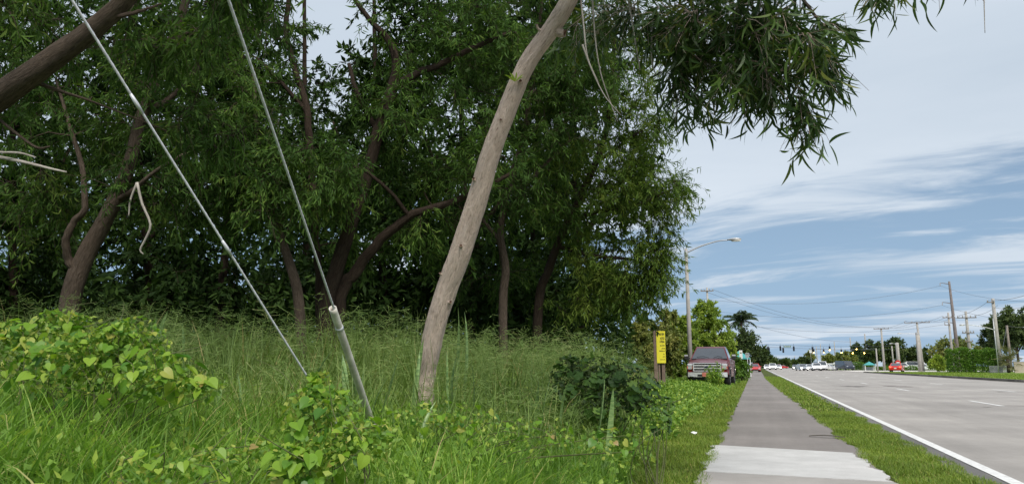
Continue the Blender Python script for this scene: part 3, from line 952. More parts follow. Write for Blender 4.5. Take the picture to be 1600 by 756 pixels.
def leaf_sprout():
    base = at(805, 128, 6.22)
    o = empty('leaf_sprout', base)
    tag(o, 'small tuft of fresh green leaves sprouting from the pale leaning trunk', 'sprout')
    for i in range(9):
        a = rng.uniform(-1.2, 1.2)
        D = unit(RIGHT * math.sin(a) * 0.9 - FH * 0.4 + np.array([0, 0, rng.uniform(0.3, 1.0)]))[None]
        V, Q, T, k = leaf_arrays(np.zeros((1, 3)), D, np.array([rng.uniform(.07, .13)]), np.array([.02]), np.array([.15]), np.array([.25]), 5)
        link('leaf', make_mesh('leaf', V, Q, T, {'rnd': np.full(k, rng.uniform(.3, 1))}), M['bush_lime'], o)
    return o


leaf_sprout()

# --- tree whose heavy limb crosses the upper left corner
P, R = stem([(-330, 420, 8.2, 62), (-220, 300, 8.0, 52), (-110, 225, 7.8, 44), (0, 150, 7.6, 38), (90, 88, 7.4, 33), (150, 42, 7.2, 30), (200, -5, 7.1, 28), (270, -80, 7.0, 24), (350, -190, 6.9, 18)], (-400, 8.4, 80))
limbs = [(P, R), ppath([(168, 27, 7.15, 9), (195, 24, 7.1, 7), (225, 16, 7.1, 5), (252, 6, 7.1, 3)]),
         ppath([(-140, 250, 7.9, 20), (-80, 130, 8.0, 16), (-10, 20, 8.1, 12), (40, -90, 8.2, 8)]),
         ppath([(260, -70, 7.0, 14), (380, -90, 7.3, 11), (480, -60, 7.6, 8)])]
C = cat_(ell(40, 30, 8.6, 130, 60, 1.0, 18), ell(250, 60, 8.6, 110, 60, 0.8, 14), ell(330, 210, 8.8, 55, 50, 0.6, 12), ell(400, 30, 8.4, 70, 40, .8, 8), ell(150, -150, 7.6, 350, 110, 1.6, 40), ell(-100, 200, 8.8, 130, 150, 1.0, 16), ell(480, -80, 7.8, 140, 60, 1.2, 12))
tB = make_tree('acacia_tree', 'tree with a heavy bare limb crossing the upper left corner', limbs, open_gap(C), bark='bark_mid', csize=0.42, leaves=110, segs=3, droop=0.6, hang=0.4, LL=(.10, .16))
for rows in ([(-40, 240, 7.9, 6), (0, 246, 7.8, 6), (40, 254, 7.7, 5), (80, 264, 7.7, 4), (104, 269, 7.7, 2.5)], [(-40, 232, 7.8, 4), (0, 238, 7.7, 4), (30, 239, 7.7, 3.5), (56, 246, 7.7, 2)]):
    P, R = ppath(rows); c = curve_pts(np.c_[P, R], 16)
    m = MB(); m.tube(c[:, :3] - np.array(tB.location), c[:, 3], 6); m.build('dead_branch', M['dead_wood'], tB, None, True, True)
P, R = ppath([(-30, 165, 7.8, 6), (0, 188, 7.7, 5), (30, 212, 7.7, 4.5), (58, 231, 7.7, 4), (78, 229, 7.7, 2.5)]); c = curve_pts(np.c_[P, R], 16)
m = MB(); m.tube(c[:, :3] - np.array(tB.location), c[:, 3], 6); m.build('dead_branch', M['bark_mid'], tB, None, True, True)

# --- forked tree at the left
sC = [stem([(107, 495, 12.2, 30), (118, 440, 12.2, 28), (135, 396, 12.2, 27), (160, 350, 12.2, 25), (190, 292, 12.2, 23), (206, 245, 12.2, 20), (220, 185, 12.2, 17), (250, 110, 12.3, 15), (285, 20, 12.4, 13), (310, -90, 12.5, 9)], (104, 12.2, 36)),
      ppath([(122, 428, 12.2, 15), (106, 402, 12.1, 12), (104, 372, 12.0, 11), (116, 345, 12.0, 10), (132, 325, 12.0, 9), (128, 260, 12.1, 7.5), (108, 195, 12.3, 6), (88, 125, 12.5, 5)]),
      ppath([(180, 312, 12.2, 10), (205, 300, 12.0, 8), (240, 270, 11.8, 6), (290, 240, 11.6, 5)]),
      ppath([(225, 175, 12.2, 10), (270, 150, 12.6, 8), (320, 95, 12.9, 6)])]
C = cat_(ell(110, 160, 12.6, 150, 120, 1.3, 40), ell(290, 130, 12.6, 110, 110, 1.3, 26), ell(60, 320, 13.2, 90, 70, 1.0, 16), ell(260, 300, 12.6, 90, 50, 1.0, 14), ell(150, -60, 12.6, 260, 110, 1.8, 40), ell(330, 280, 12.2, 40, 60, .6, 8))
tC = make_tree('acacia_tree', 'forked grey-brown tree at the left rising from the tall grass', sC, C, bark='bark_mid', leaves=205, csize=0.55)
for rows in ([(214, 285, 11.6, 4.5), (222, 318, 11.6, 4), (235, 350, 11.6, 3.8), (228, 372, 11.6, 3.5), (219, 390, 11.6, 3), (224, 397, 11.6, 2)], [(214, 286, 11.6, 4), (204, 312, 11.6, 3), (201, 338, 11.6, 2)]):
    P, R = ppath(rows); c = curve_pts(np.c_[P, R], 16)
    m = MB(); m.tube(c[:, :3] - np.array(tC.location), c[:, 3], 6); m.build('dead_branch', M['dead_wood'], tC, None, True, True)

# --- spreading tree in the middle, several stems from one foot
sD = [stem([(510, 482, 13, 24), (524, 425, 13, 22), (548, 350, 13, 21), (572, 282, 13, 19), (592, 200, 13, 19), (612, 142, 13, 17), (619, 100, 13, 12), (606, 62, 13, 10), (575, 28, 13, 8), (545, -20, 13, 7), (530, -90, 13, 5)], (506, 13, 30)),
      stem([(531, 470, 13.1, 20), (556, 424, 13.1, 18), (592, 376, 13, 16), (640, 338, 12.9, 14), (700, 318, 12.8, 11), (750, 296, 12.7, 8), (800, 270, 12.7, 5)], (520, 13.1, 22)),
      ppath([(612, 140, 13, 13), (650, 116, 12.9, 12), (695, 98, 12.9, 10), (745, 72, 12.8, 8), (800, 50, 12.8, 6)]),
      stem([(498, 440, 13.4, 13), (492, 360, 13.5, 12), (486, 260, 13.6, 11), (478, 165, 13.7, 11), (458, 100, 13.8, 9), (447, 40, 13.8, 8), (458, -30, 13.8, 7), (470, -110, 13.8, 5)], (502, 13.4, 16)),
      ppath([(480, 175, 13.7, 7), (440, 130, 13.6, 6), (400, 90, 13.5, 4)]),
      ppath([(590, 205, 13, 9), (560, 150, 13.3, 8), (545, 100, 13.5, 6)]),
      ppath([(640, 338, 12.9, 8), (610, 300, 12.6, 6), (575, 270, 12.4, 5), (560, 262, 12.3, 3)])]
C = cat_(ell(430, 260, 12.2, 85, 75, 1.0, 22), ell(520, 270, 12.2, 60, 50, .9, 12), ell(600, 250, 13.6, 100, 80, 1.2, 22), ell(700, 200, 13.0, 130, 110, 1.4, 38), ell(640, 60, 13.2, 60, 60, 1.2, 12), ell(760, 60, 13.2, 110, 80, 1.4, 26),
         ell(420, 120, 14.0, 60, 60, 1.2, 10), ell(700, 360, 13.6, 90, 50, 1.0, 12), ell(560, 380, 14.2, 90, 40, 1.0, 8), ell(400, -10, 13.8, 60, 60, 1.2, 7), ell(700, -110, 13.4, 170, 80, 1.8, 30), ell(480, 60, 13.6, 25, 60, .6, 4), ell(600, 170, 13.2, 60, 60, 1, 8))
make_tree('acacia_tree', 'spreading dark tree with several stems behind the guy wire guard', sD, open_gap(C), bark='bark_dark', leaves=200, csize=0.55)

# --- slender leaning tree left of it
sE = [stem([(468, 478, 12.6, 16), (455, 420, 12.6, 14), (436, 365, 12.6, 13), (420, 318, 12.6, 11), (408, 262, 12.7, 9), (400, 190, 12.8, 7), (396, 110, 13, 5)], (475, 12.6, 18)),
      ppath([(436, 362, 12.6, 7), (446, 330, 12.4, 6), (470, 300, 12.2, 4)])]
C = cat_(ell(395, 200, 12.6, 60, 80, 1, 18), ell(460, 320, 12.3, 50, 40, .8, 9), ell(370, 300, 13, 50, 60, .8, 9))
make_tree('acacia_tree', 'slender brown tree leaning left beside the several-stemmed tree', sE, C, bark='bark_mid', leaves=190, csize=0.5)

# --- trees to the right behind the pale trunk
sF = [stem([(786, 470, 15.5, 13), (790, 420, 15.5, 12), (782, 360, 15.5, 11), (796, 290, 15.4, 10), (820, 200, 15.2, 8), (835, 100, 15.1, 6), (850, -20, 15, 4)], (788, 15.5, 15)),
      ppath([(790, 330, 15.5, 7), (840, 270, 15.2, 6), (890, 220, 15, 4)]), ppath([(784, 380, 15.5, 6), (745, 330, 15.6, 5), (720, 280, 15.7, 4)])]
C = cat_(ell(830, 200, 15, 100, 110, 1.4, 34), ell(900, 130, 14.8, 90, 90, 1.3, 24), ell(830, 60, 14.8, 100, 70, 1.3, 20), ell(840, 330, 15.6, 90, 60, 1.2, 18), ell(760, 430, 17, 80, 40, .8, 8), ell(870, -70, 15, 150, 80, 1.6, 24))
make_tree('acacia_tree', 'tree with a thin straight trunk just right of the pale leaning trunk', sF, C, bark='bark_mid', leaves=215, csize=0.6)

sG = [stem([(842, 470, 17, 14), (858, 420, 17, 13), (880, 360, 16.8, 12), (910, 300, 16.6, 11), (940, 230, 16.4, 9), (955, 150, 16.2, 7), (960, 60, 16, 5)], (838, 17, 16)),
      ppath([(885, 350, 16.8, 8), (935, 330, 16.6, 7), (985, 325, 16.5, 6), (1030, 305, 16.4, 4), (1060, 292, 16.4, 2.5)]),
      ppath([(930, 255, 16.5, 7), (980, 220, 16.4, 5), (1020, 190, 16.4, 3)]),
      ppath([(870, 385, 16.9, 7), (930, 400, 16.7, 6), (985, 405, 16.6, 4), (1030, 420, 16.6, 3)])]
C = cat_(ell(1000, 300, 16.4, 65, 45, 1.0, 20), ell(1050, 290, 16.4, 32, 18, .6, 7), ell(1000, 215, 16.3, 55, 60, 1.1, 18), ell(985, 140, 16.2, 60, 60, 1.1, 15), ell(930, 260, 16.6, 80, 90, 1.3, 26), ell(1025, 365, 16.6, 42, 26, .7, 9),
         ell(990, 420, 16.6, 55, 40, .9, 14), ell(1030, 435, 16.6, 16, 25, .4, 5), ell(910, 400, 17, 80, 60, 1.2, 20), ell(960, 40, 16, 90, 70, 1.3, 18), ell(940, 460, 16.8, 55, 25, .7, 10), ell(1000, 455, 16.7, 40, 25, .6, 9), ell(1015, 400, 16.6, 40, 30, .6, 8), ell(900, 480, 17.2, 50, 16, .6, 6), ell(980, -70, 16, 130, 70, 1.4, 16), ell(1045, 335, 16.5, 25, 20, .4, 4))
make_tree('acacia_tree', 'tree at the edge of the wood with light green foliage against the sky', sG, C, leaf='leaf_edge', bark='bark_dark', leaves=195, csize=0.58)

# --- darker trees deeper in the wood
back = [(20, 19, 150, 'dark tree deep in the wood behind the forked tree'), (235, 21, 150, 'dark tree deep in the wood between forked and slender trees'), (345, 18.5, 110, 'thin dark tree behind the first guy wire'),
        (600, 20, 140, 'dark tree deep in the wood behind the spreading stems'), (735, 19, 130, 'dark tree half hidden behind the leaning pale trunk'), (905, 22, 120, 'dark tree deep in the wood near its right edge'),
        (-190, 17, 170, 'dark tree at the far left end of the wood'), (480, 24, 140, 'farthest dark tree seen between the slender and spreading trees'), (830, 25, 120, 'farthest dark tree near the thin straight trunk')]
for i, (px, d, wpx, lab) in enumerate(back):
    lean = rng.uniform(-25, 25)
    st = [stem([(px, 470, d, 13), (px + lean * .4, 380, d, 12), (px + lean, 260, d, 9), (px + lean * 1.3, 120, d, 7), (px + lean * 1.5, -40, d, 5)], (px, d, 15)),
          ppath([(px + lean * .4, 380, d, 7), (px + 50, 310, d, 6), (px + 90, 230, d, 4)]), ppath([(px + lean * .6, 340, d, 6), (px - 45, 280, d, 5), (px - 80, 190, d, 3)])]
    C = cat_(ell(px, 300, d, wpx, 160, 1.8, 34), ell(px + rng.uniform(-40, 40), 80, d, wpx * 1.1, 160, 1.8, 34), ell(px, 450, d + .8, wpx, 35, 1.2, 16), ell(px, -150, d, wpx * 1.2, 120, 2, 22))
    # a gap in the canopy where the sky shows between the middle trees
    pr = np.array([[800 + F * np.dot(c - CAM, RIGHT) / np.dot(c - CAM, FWD), 378 - F * np.dot(c - CAM, UP) / np.dot(c - CAM, FWD)] for c in C])
    keep = ~((np.abs(pr[:, 0] - 525) < 75) & (pr[:, 1] < 95) & (pr[:, 1] > -120))
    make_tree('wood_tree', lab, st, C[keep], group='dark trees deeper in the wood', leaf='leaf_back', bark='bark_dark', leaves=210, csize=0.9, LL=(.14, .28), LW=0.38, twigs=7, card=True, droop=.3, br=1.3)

# the low thicket between the trunks: one dark mass
n = 46000
px = rng.uniform(-420, 985, n); d = rng.uniform(18, 30, n)
P = np.array([groundp(a, b, 0) for a, b in zip(px, d)])
hmax = 2.7 + 1.2 * np.sin(px * 0.021) * np.sin(px * 0.0083 + 1) + 0.14 * (d - 17)
P[:, 2] += rng.random(n) * hmax
D = unit(rng.normal(size=(n, 3)) + np.array([0, 0, 0.2]))
V, T = card_arrays(P, D, rng.uniform(.18, .38, n), rng.uniform(.08, .14, n))
n2 = 42000
px = rng.uniform(-480, 900, n2); d = rng.uniform(33, 44, n2)
P2 = np.array([groundp(a, b, 0) for a, b in zip(px, d)])
P2[:, 2] += rng.random(n2) * (12.0 + 2.5 * np.sin(px * .013) + 1.5 * np.sin(px * .041))
el_ = (P2[:, 2] - 1) / d
k2 = ~((np.abs(px - 525) < 75) & (el_ > 0.40 + 0.05 * np.sin(px * .08)))
P2 = P2[k2]; n2 = len(P2)
V2, T2_ = card_arrays(P2, unit(rng.normal(size=(n2, 3)) + np.array([0, 0, -.2])), rng.uniform(.35, .65, n2), rng.uniform(.12, .24, n2))
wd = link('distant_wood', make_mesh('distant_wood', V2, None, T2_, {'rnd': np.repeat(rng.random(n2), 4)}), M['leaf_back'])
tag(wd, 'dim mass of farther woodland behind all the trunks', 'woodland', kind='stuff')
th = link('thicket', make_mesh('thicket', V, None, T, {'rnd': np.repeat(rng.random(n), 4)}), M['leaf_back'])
tag(th, 'dark leafy thicket filling the shade between the trunks', 'thicket', kind='stuff')

# ================================================================== GRASS AND WEEDS
def in_view(x, y, m=0.12):
    """ground points inside the view wedge widened by a margin (so a step aside still sees grass)"""
    v = np.stack([x, y], -1)
    f = v @ FH[:2]; r = v @ RIGHT[:2]
    return (f > 0.8) & (np.abs(r) < f * (0.70 + m) + 0.8)


def scatter(n, x0, x1, y0, y1, keep=None, pref=None):
    x = rng.uniform(x0, x1, n); y = rng.uniform(y0, y1, n)
    k = in_view(x, y)
    if keep is not None: k &= keep(x, y)
    x, y = x[k], y[k]
    return np.stack([x, y, gz(x, y)], -1)


def dist_axis(P): return (P - CAM) @ FH


def patch(x, y, s=1.0, o=0.0):
    return 0.5 + 0.25 * np.sin(1.9 * s * x + 1.1 * s * y + o) + 0.25 * np.sin(-1.3 * s * x + 2.3 * s * y + 2 * o + 1)


def grass_object(name, P, L, W, a0, bend, segs, mat, label, az=None, tone=None, cat='grass'):
    n = len(P)
    az = rng.uniform(0, 2 * PI, n) if az is None else az
    V, Q, T, k = blade_arrays(P, az, L, W, a0, bend, segs)
    tone = np.clip(rng.normal(0.45, 0.2, n), 0, 1) if tone is None else tone
    o = link(name, make_mesh(name, V, Q, T, {'rnd': np.repeat(tone, k)}), M[mat])
    return tag(o, label, cat, kind='stuff')


def tones(n, x, y, s=0.8, dead=0.05):
    t = np.clip(0.05 + 0.38 * patch(x, y, s, 2) + 0.22 * patch(x, y, s * 3.3, 5) + rng.normal(0, 0.20, n), 0, 0.88)
    k = rng.random(n) < dead
    t[k] = rng.uniform(0.93, 1.0, k.sum())
    return t


edge = lambda x, y: x < -0.98 - 0.25 * patch(x, y, 2.5) - np.clip((y - 18) * 0.012, 0, 0.4)

# lush foreground grass: long arching blades
P = scatter(82000, -7.5, -0.9, 1.2, 7.6, lambda x, y: edge(x, y) & (x * x + y * y > 2.4 ** 2))
dd = dist_axis(P)
P = P[(dd < 6.6) & (rng.random(len(P)) < np.clip(1.25 - dd * 0.10, 0.3, 1))]; n = len(P)
hgt = 0.34 + 0.24 * patch(P[:, 0], P[:, 1], 1.2) + 0.04 * np.clip(-P[:, 0] - 1.5, 0, 2)
hgt *= np.clip((-0.82 - P[:, 0]) / 0.6, 0.3, 1)
L = hgt * rng.uniform(0.6, 1.45, n)
grass_object('lush_grass', P, L, rng.uniform(0.005, 0.0125, n), rng.uniform(0.05, 0.5, n), rng.uniform(0.5, 2.0, n), 5, 'grass_lush', 'lush yellow-green arching grass across the foreground', tone=tones(n, P[:, 0], P[:, 1]))

# coarse long blades standing out of it
P = scatter(17000, -7.5, -1.2, 1.4, 7.6, lambda x, y: edge(x, y) & (x * x + y * y > 2.6 ** 2)); n = len(P)
P = P[rng.random(n) < patch(P[:, 0], P[:, 1], 1.7, 4) ** 2]; n = len(P)
grass_object('coarse_grass', P, rng.uniform(0.5, 0.95, n) * np.clip((-0.6 - P[:, 0]) / 1.4, 0.45, 1), rng.uniform(0.008, 0.016, n), rng.uniform(0.1, 0.5, n), rng.uniform(1.0, 2.6, n), 7, 'grass_lush', 'coarse long drooping blades rising from the lush grass', tone=tones(n, P[:, 0], P[:, 1], 0.8, 0.04))

# broad little weed leaves among the grass
P = scatter(64000, -7.5, -1.0, 1.2, 8, lambda x, y: edge(x, y) & (x * x + y * y > 2.4 ** 2)); n = len(P)
P = P[rng.random(n) < patch(P[:, 0], P[:, 1], 1.3, 7) ** 1.5]; n = len(P)
P[:, 2] += rng.random(n) ** 0.6 * (0.36 + 0.16 * patch(P[:, 0], P[:, 1], 1.2)) * np.clip((-0.75 - P[:, 0]) / 0.9, 0.35, 1)
V, T = card_arrays(P, unit(rng.normal(size=(n, 3)) + np.array([0, 0, .35])), rng.uniform(.025, .075, n), rng.uniform(.018, .055, n))
tag(link('weed_leaves', make_mesh('weed_leaves', V, None, T, {'rnd': np.repeat(np.clip(rng.normal(.55, .22, n), 0, 1), 4)}), M['weed']), 'small broad weed leaves scattered through the foreground grass', 'weeds', kind='stuff')

# tall grass band in front of the wood: blades
tall = lambda x, y: (x < -1.3) & (x < -0.135 * y - 0.35 * (y > 9))
P = scatter(150000, -26, -1.4, 2.5, 32, tall)
dd = dist_axis(P)
P = P[(dd > 5.6) & (dd < 26) & (rng.random(len(P)) < np.clip(1.15 - dd * 0.03, 0.3, 1))]; n = len(P); dd = dist_axis(P)
hh = 0.72 + 0.36 * smooth((dd - 5.6) / 4.5); hh *= (0.62 + 0.45 * patch(P[:, 0], P[:, 1], 0.7, 1) + 0.35 * patch(P[:, 0], P[:, 1], 2.6, 3)) * np.clip((-0.95 - P[:, 0]) / 0.8, 0.3, 1)
L = hh * rng.uniform(0.6, 1.25, n)
grass_object('tall_grass', P, L, rng.uniform(0.007, 0.015, n), rng.uniform(0.02, 0.3, n), rng.uniform(0.3, 1.5, n), 4, 'grass_tall', 'tall rank grass in front of the wood', tone=tones(n, P[:, 0], P[:, 1], 0.5, 0.07))

# airy seed heads above it
P = scatter(17000, -24, -1.4, 3, 24, tall)
dd = dist_axis(P)
P = P[(dd > 6.4) & (dd < 19)]
pp = patch(P[:, 0], P[:, 1], 0.55, 5); P = P[rng.random(len(P)) < 0.25 + 0.75 * pp]; n = len(P); dd = dist_axis(P)
H = (0.72 + 0.52 * smooth((dd - 6) / 4.0)) * rng.uniform(0.75, 1.2, n) * np.clip((-1.0 - P[:, 0]) / 0.9, 0.4, 1) * (0.85 + 0.3 * patch(P[:, 0], P[:, 1], 0.7, 1))
az = rng.uniform(0, 2 * PI, n); lean = rng.uniform(0.02, 0.35, n)
dirv = np.stack([np.cos(az) * np.sin(lean), np.sin(az) * np.sin(lean), np.cos(lean)], -1)
sv, sq = [], []
V1, Q1, T1, k1 = blade_arrays(P, az, H * 1.02, np.full(n, .004), lean, rng.uniform(0.05, .5, n), 3)
NB = 16
bi = np.repeat(np.arange(n), NB); nb = len(bi)
u = rng.uniform(0.55, 1.0, nb)
pb = P[bi] + dirv[bi] * (H[bi] * u)[:, None]
bd = unit(rng.normal(size=(nb, 3)) * np.array([1, 1, .45]) + np.array([0, 0, 0.55]))
bl = rng.uniform(.10, .26, nb) * (1.25 - u * 0.6)
sd_ = unit(np.cross(bd, rng.normal(size=(nb, 3))))
tip = pb + bd * bl[:, None]; tip[:, 2] -= bl * 0.25
V2 = np.stack([pb - sd_ * .0018, pb + sd_ * .0018, tip + sd_ * .0024, tip - sd_ * .0024], 1).reshape(-1, 3)
Q2 = np.arange(nb * 4).reshape(-1, 4)
# grains on the branchlets
g = 2
gi = np.repeat(np.arange(nb), g); ng = len(gi); gu = rng.uniform(.35, 1.0, ng)
gp = pb[gi] + (tip - pb)[gi] * gu[:, None]
gd = unit(rng.normal(size=(ng, 3)) + np.array([0, 0, -.5])) * rng.uniform(.008, .016, ng)[:, None]
gs = unit(np.cross(gd, rng.normal(size=(ng, 3)))) * .0042
V3 = np.stack([gp - gs, gp + gs, gp + gd], 1).reshape(-1, 3)
T3 = np.arange(ng * 3).reshape(-1, 3)
VV = np.concatenate([V1, V2, V3]); QQ = np.concatenate([Q1, Q2 + len(V1)]); TT = np.concatenate([T1, T3 + len(V1) + len(V2)])
tn = np.clip(rng.normal(.45, .22, n), 0, 1)
tag(link('seed_heads', make_mesh('seed_heads', VV, QQ, TT, {'rnd': np.concatenate([np.repeat(tn, k1), np.repeat(tn[bi], 4), np.repeat(tn[bi][gi], 3)])}), M['grass_seed']), 'airy pale seed heads floating over the tall grass', 'grass', kind='stuff')

# short turf left of the path and on the verge
def turf(name, n, x0, x1, y0, y1, keep, hl, w, label, segs=2):
    P = scatter(n, x0, x1, y0, y1, keep)
    m_ = len(P); P[:, 2] += 0.0
    L = rng.uniform(*hl, m_) * (0.6 + 0.8 * patch(P[:, 0], P[:, 1], 3.0, 3))
    return grass_object(name, P, L, rng.uniform(*w, m_), rng.uniform(0.1, 0.9, m_), rng.uniform(0.2, 1.6, m_), segs, 'turf', label, tone=tones(m_, P[:, 0], P[:, 1], 1.4, 0.06))


lefts = lambda x, y: (x < sw_l(y) + 0.035 * np.sin(y * 3.1) + 0.05 * rng.random(len(x)) - 0.005) & (x > -1.75)
turf('path_side_turf', 75000, -1.75, -0.4, 3.2, 16, lefts, (.03, .085), (.003, .006), 'short turf between the weeds and the left edge of the path', 3)
turf('distant_side_turf', 34000, -1.9, -0.4, 16, 60, lambda x, y: (x < sw_l(y) + .03) & (x > -1.9), (.05, .12), (.010, .02), 'short turf beside the path in the distance', 2)
verge = lambda x, y: (x > sw_r(y) - 0.05 * np.sin(y * 2.3) - 0.06 * rng.random(len(x))) & (x < ROAD_L + 0.02 + 0.05 * np.sin(y * 3.7) + 0.05 * rng.random(len(x)))
turf('verge_turf', 90000, 0.95, 1.95, 4.2, 18, verge, (.025, .07), (.003, .006), 'bright turf verge between the path and the road', 3)
turf('distant_verge_turf', 40000, 0.0, 1.9, 18, 75, verge, (.04, .09), (.010, .022), 'turf verge narrowing beside the road in the distance', 2)
P = scatter(26000, KERB_X + .25, 26, 35, 120, None); P[:, 2] = 0.14; n = len(P)
grass_object('far_turf', P, rng.uniform(.06, .14, n), rng.uniform(.02, .05, n), rng.uniform(.1, .8, n), rng.uniform(.2, 1.2, n), 2, 'turf', 'mown turf of the strip beyond the far kerb', tone=tones(n, P[:, 0], P[:, 1], .3, .05))

# weeds thickening along the path edge further on, up to the truck
P = scatter(60000, -4.5, -1.0, 8, 48, lambda x, y: x < -1.15 - 0.2 * patch(x, y, 1.1)); n = len(P)
tz = rng.random(n) ** 0.8 * (0.18 + 0.32 * patch(P[:, 0], P[:, 1], .9, 3)) * np.clip((-0.85 - P[:, 0]) / 0.9, 0.25, 1.3) * np.clip(1.25 - P[:, 1] * .022, .45, 1)
P[:, 2] += tz
V, T = card_arrays(P, unit(rng.normal(size=(n, 3)) + np.array([0, 0, .3])), rng.uniform(.05, .12, n), rng.uniform(.03, .06, n))
tag(link('edge_weeds', make_mesh('edge_weeds', V, None, T, {'rnd': np.repeat(np.clip(rng.normal(.5, .25, n), 0, 1), 4)}), M['weed']), 'leafy weeds thickening along the path towards the truck', 'weeds', kind='stuff')

# ------------------------------------------------------------------ vines with heart leaves
def heart_mesh(name, fold=0.25, bendz=0.18):
    pts = []
    out = [(0.0, 0.0), (0.16, -0.13), (0.36, -0.10), (0.50, 0.10), (0.50, 0.34), (0.38, 0.58), (0.20, 0.80), (0.0, 1.02)]
    mids = [0.0, 0.10, 0.22, 0.38, 0.55, 0.70, 0.86, 1.02]
    V, Q = [], []
    for s in (1, -1):
        st = len(V)
        for (x, y), my in zip(out, mids):
            V.append((0, my, -bendz * my * my)); V.append((s * x, y, fold * abs(x) - bendz * y * y))
        for i in range(len(out) - 1):
            a = st + 2 * i
            Q.append([a, a + 1, a + 3, a + 2] if s > 0 else [a, a + 2, a + 3, a + 1])
    return make_mesh(name, V, Q)


def lobed_mesh(name):
    n = 40; a = np.linspace(-PI, PI, n, endpoint=False)
    r = 0.5 * (0.72 + 0.28 * np.abs(np.cos(2.5 * a)) ** 0.8) * (1 - 0.35 * np.exp(-((np.abs(a) - PI) / .35) ** 2))
    V = [(0, 0, 0.0)] + [(r_ * math.sin(t), 0.42 + r_ * math.cos(t) - .42, 0.10 * math.cos(5 * t) * r_ - 0.22 * r_ * r_) for r_, t in zip(r, a)]
    T = [[0, 1 + i, 1 + (i + 1) % n] for i in range(n)]
    return make_mesh(name, V, None, T)


HEARTS = [heart_mesh('heart_leaf', f, b) for f, b in ((0.25, 0.12), (0.10, 0.28), (0.42, 0.05))]
LOBED = [lobed_mesh('lobed_leaf')]
from mathutils import Matrix


def place_leaf(name, me, mat, parent, pos, nrm, tipdir, size):
    nrm = unit(np.asarray(nrm)); t = np.asarray(tipdir) - nrm * np.dot(tipdir, nrm); t = unit(t); s = np.cross(t, nrm)
    o = link(name, me, mat, parent)
    Mx = Matrix(((s[0] * size, t[0] * size, nrm[0] * size, pos[0]), (s[1] * size, t[1] * size, nrm[1] * size, pos[1]), (s[2] * size, t[2] * size, nrm[2] * size, pos[2]), (0, 0, 0, 1)))
    o.matrix_local = Mx
    return o


def vine(name, label, cat, mounds, nleaf, sizes, meshes, mat, fillmat, nfill, fillsize, lift=0.3, stalks=30, group=None):
    """mounds: (px, py, d, rpx, rpy, rd, weight). Leaves sit on the outer shell of the mounds, facing out and up"""
    c0 = groundp(mounds[0][0], mounds[0][2], 0)
    o = empty(name, c0); tag(o, label, cat, group)
    w = np.array([m_[6] for m_ in mounds], float); w /= w.sum()

    def sample(n, shell):
        out, nr = [], []
        for m_, k in zip(mounds, rng.multinomial(n, w)):
            v = unit(rng.normal(size=(k, 3)) + np.array([0, -0.55, 0.25]))        # camera side and top
            rr = rng.uniform(0.82, 1.1, k) if shell else rng.random(k) ** 0.5
            c = at(m_[0], m_[1], m_[2]); rx, rz = m_[3] / F * m_[2], m_[4] / F * m_[2]
            p = c + RIGHT * (v[:, 0:1] * rr[:, None] * rx) + FH * (v[:, 1:2] * rr[:, None] * m_[5]) + np.array([0, 0, 1.0]) * (v[:, 2:3] * rr[:, None] * rz)
            g = gz(p[:, 0], p[:, 1]) + 0.05
            p[:, 2] = np.maximum(p[:, 2], g + rng.random(k) * 0.15)
            out.append(p); nr.append(RIGHT * v[:, 0:1] + FH * v[:, 1:2] + np.array([0, 0, 1.0]) * v[:, 2:3])
        return np.concatenate(out), np.concatenate(nr)
    p, nr = sample(nleaf, True)
    for i in range(nleaf):
        nv = unit(nr[i] * 0.7 + np.array([0, 0, 0.55]) + rng.normal(size=3) * 0.33)
        td = nr[i] * 0.4 + np.array([0, 0, -0.8]) + rng.normal(size=3) * 0.45
        place_leaf('leaf', meshes[rng.integers(len(meshes))], M[mat], o, p[i] - c0, nv, td, rng.uniform(*sizes) * (1 if rng.random() < .7 else .65))
    # stalks
    m = MB()
    for i in range(stalks):
        q = p[rng.integers(nleaf)]
        s = np.array([min(c0[0] + rng.normal() * .15, max(c0[0], -1.15)), c0[1] + rng.normal() * .15, 0]); s[2] = float(gz(s[0], s[1]))
        mid = (s + q) / 2 + np.array([0, 0, 0.15]) + rng.normal(size=3) * 0.08
        c = curve_pts(np.array([s, (s + mid) / 2 + rng.normal(size=3) * .05, mid, q]), 9)
        m.tube(c - c0, np.linspace(.005, .002, 9), 4, False)
    for i in range(stalks // 3):                       # loose tendrils lifting off the top
        q = p[rng.integers(nleaf)]; e = q + rng.normal(size=3) * np.array([.15, .15, .05]) + np.array([0, 0, rng.uniform(.05, .2)])
        m.tube(curve_pts(np.array([q, (q + e) / 2 + rng.normal(size=3) * .03, e]), 7) - c0, np.linspace(.003, .001, 7), 4, False)
    st = m.build('stalks', M['stalk'], o, None, True); st['kind'] = 'stuff'
    if nfill:
        pf, nf = sample(nfill, False)
        V, T = card_arrays(pf - c0, unit(nf * .4 + rng.normal(size=(nfill, 3))), rng.uniform(*fillsize, nfill), rng.uniform(*fillsize, nfill) * .8)
        f = link('small_leaves', make_mesh('small_leaves', V, None, T, {'rnd': np.repeat(rng.random(nfill) ** 1.2, 4)}), M[fillmat], o); f['kind'] = 'stuff'
    return o


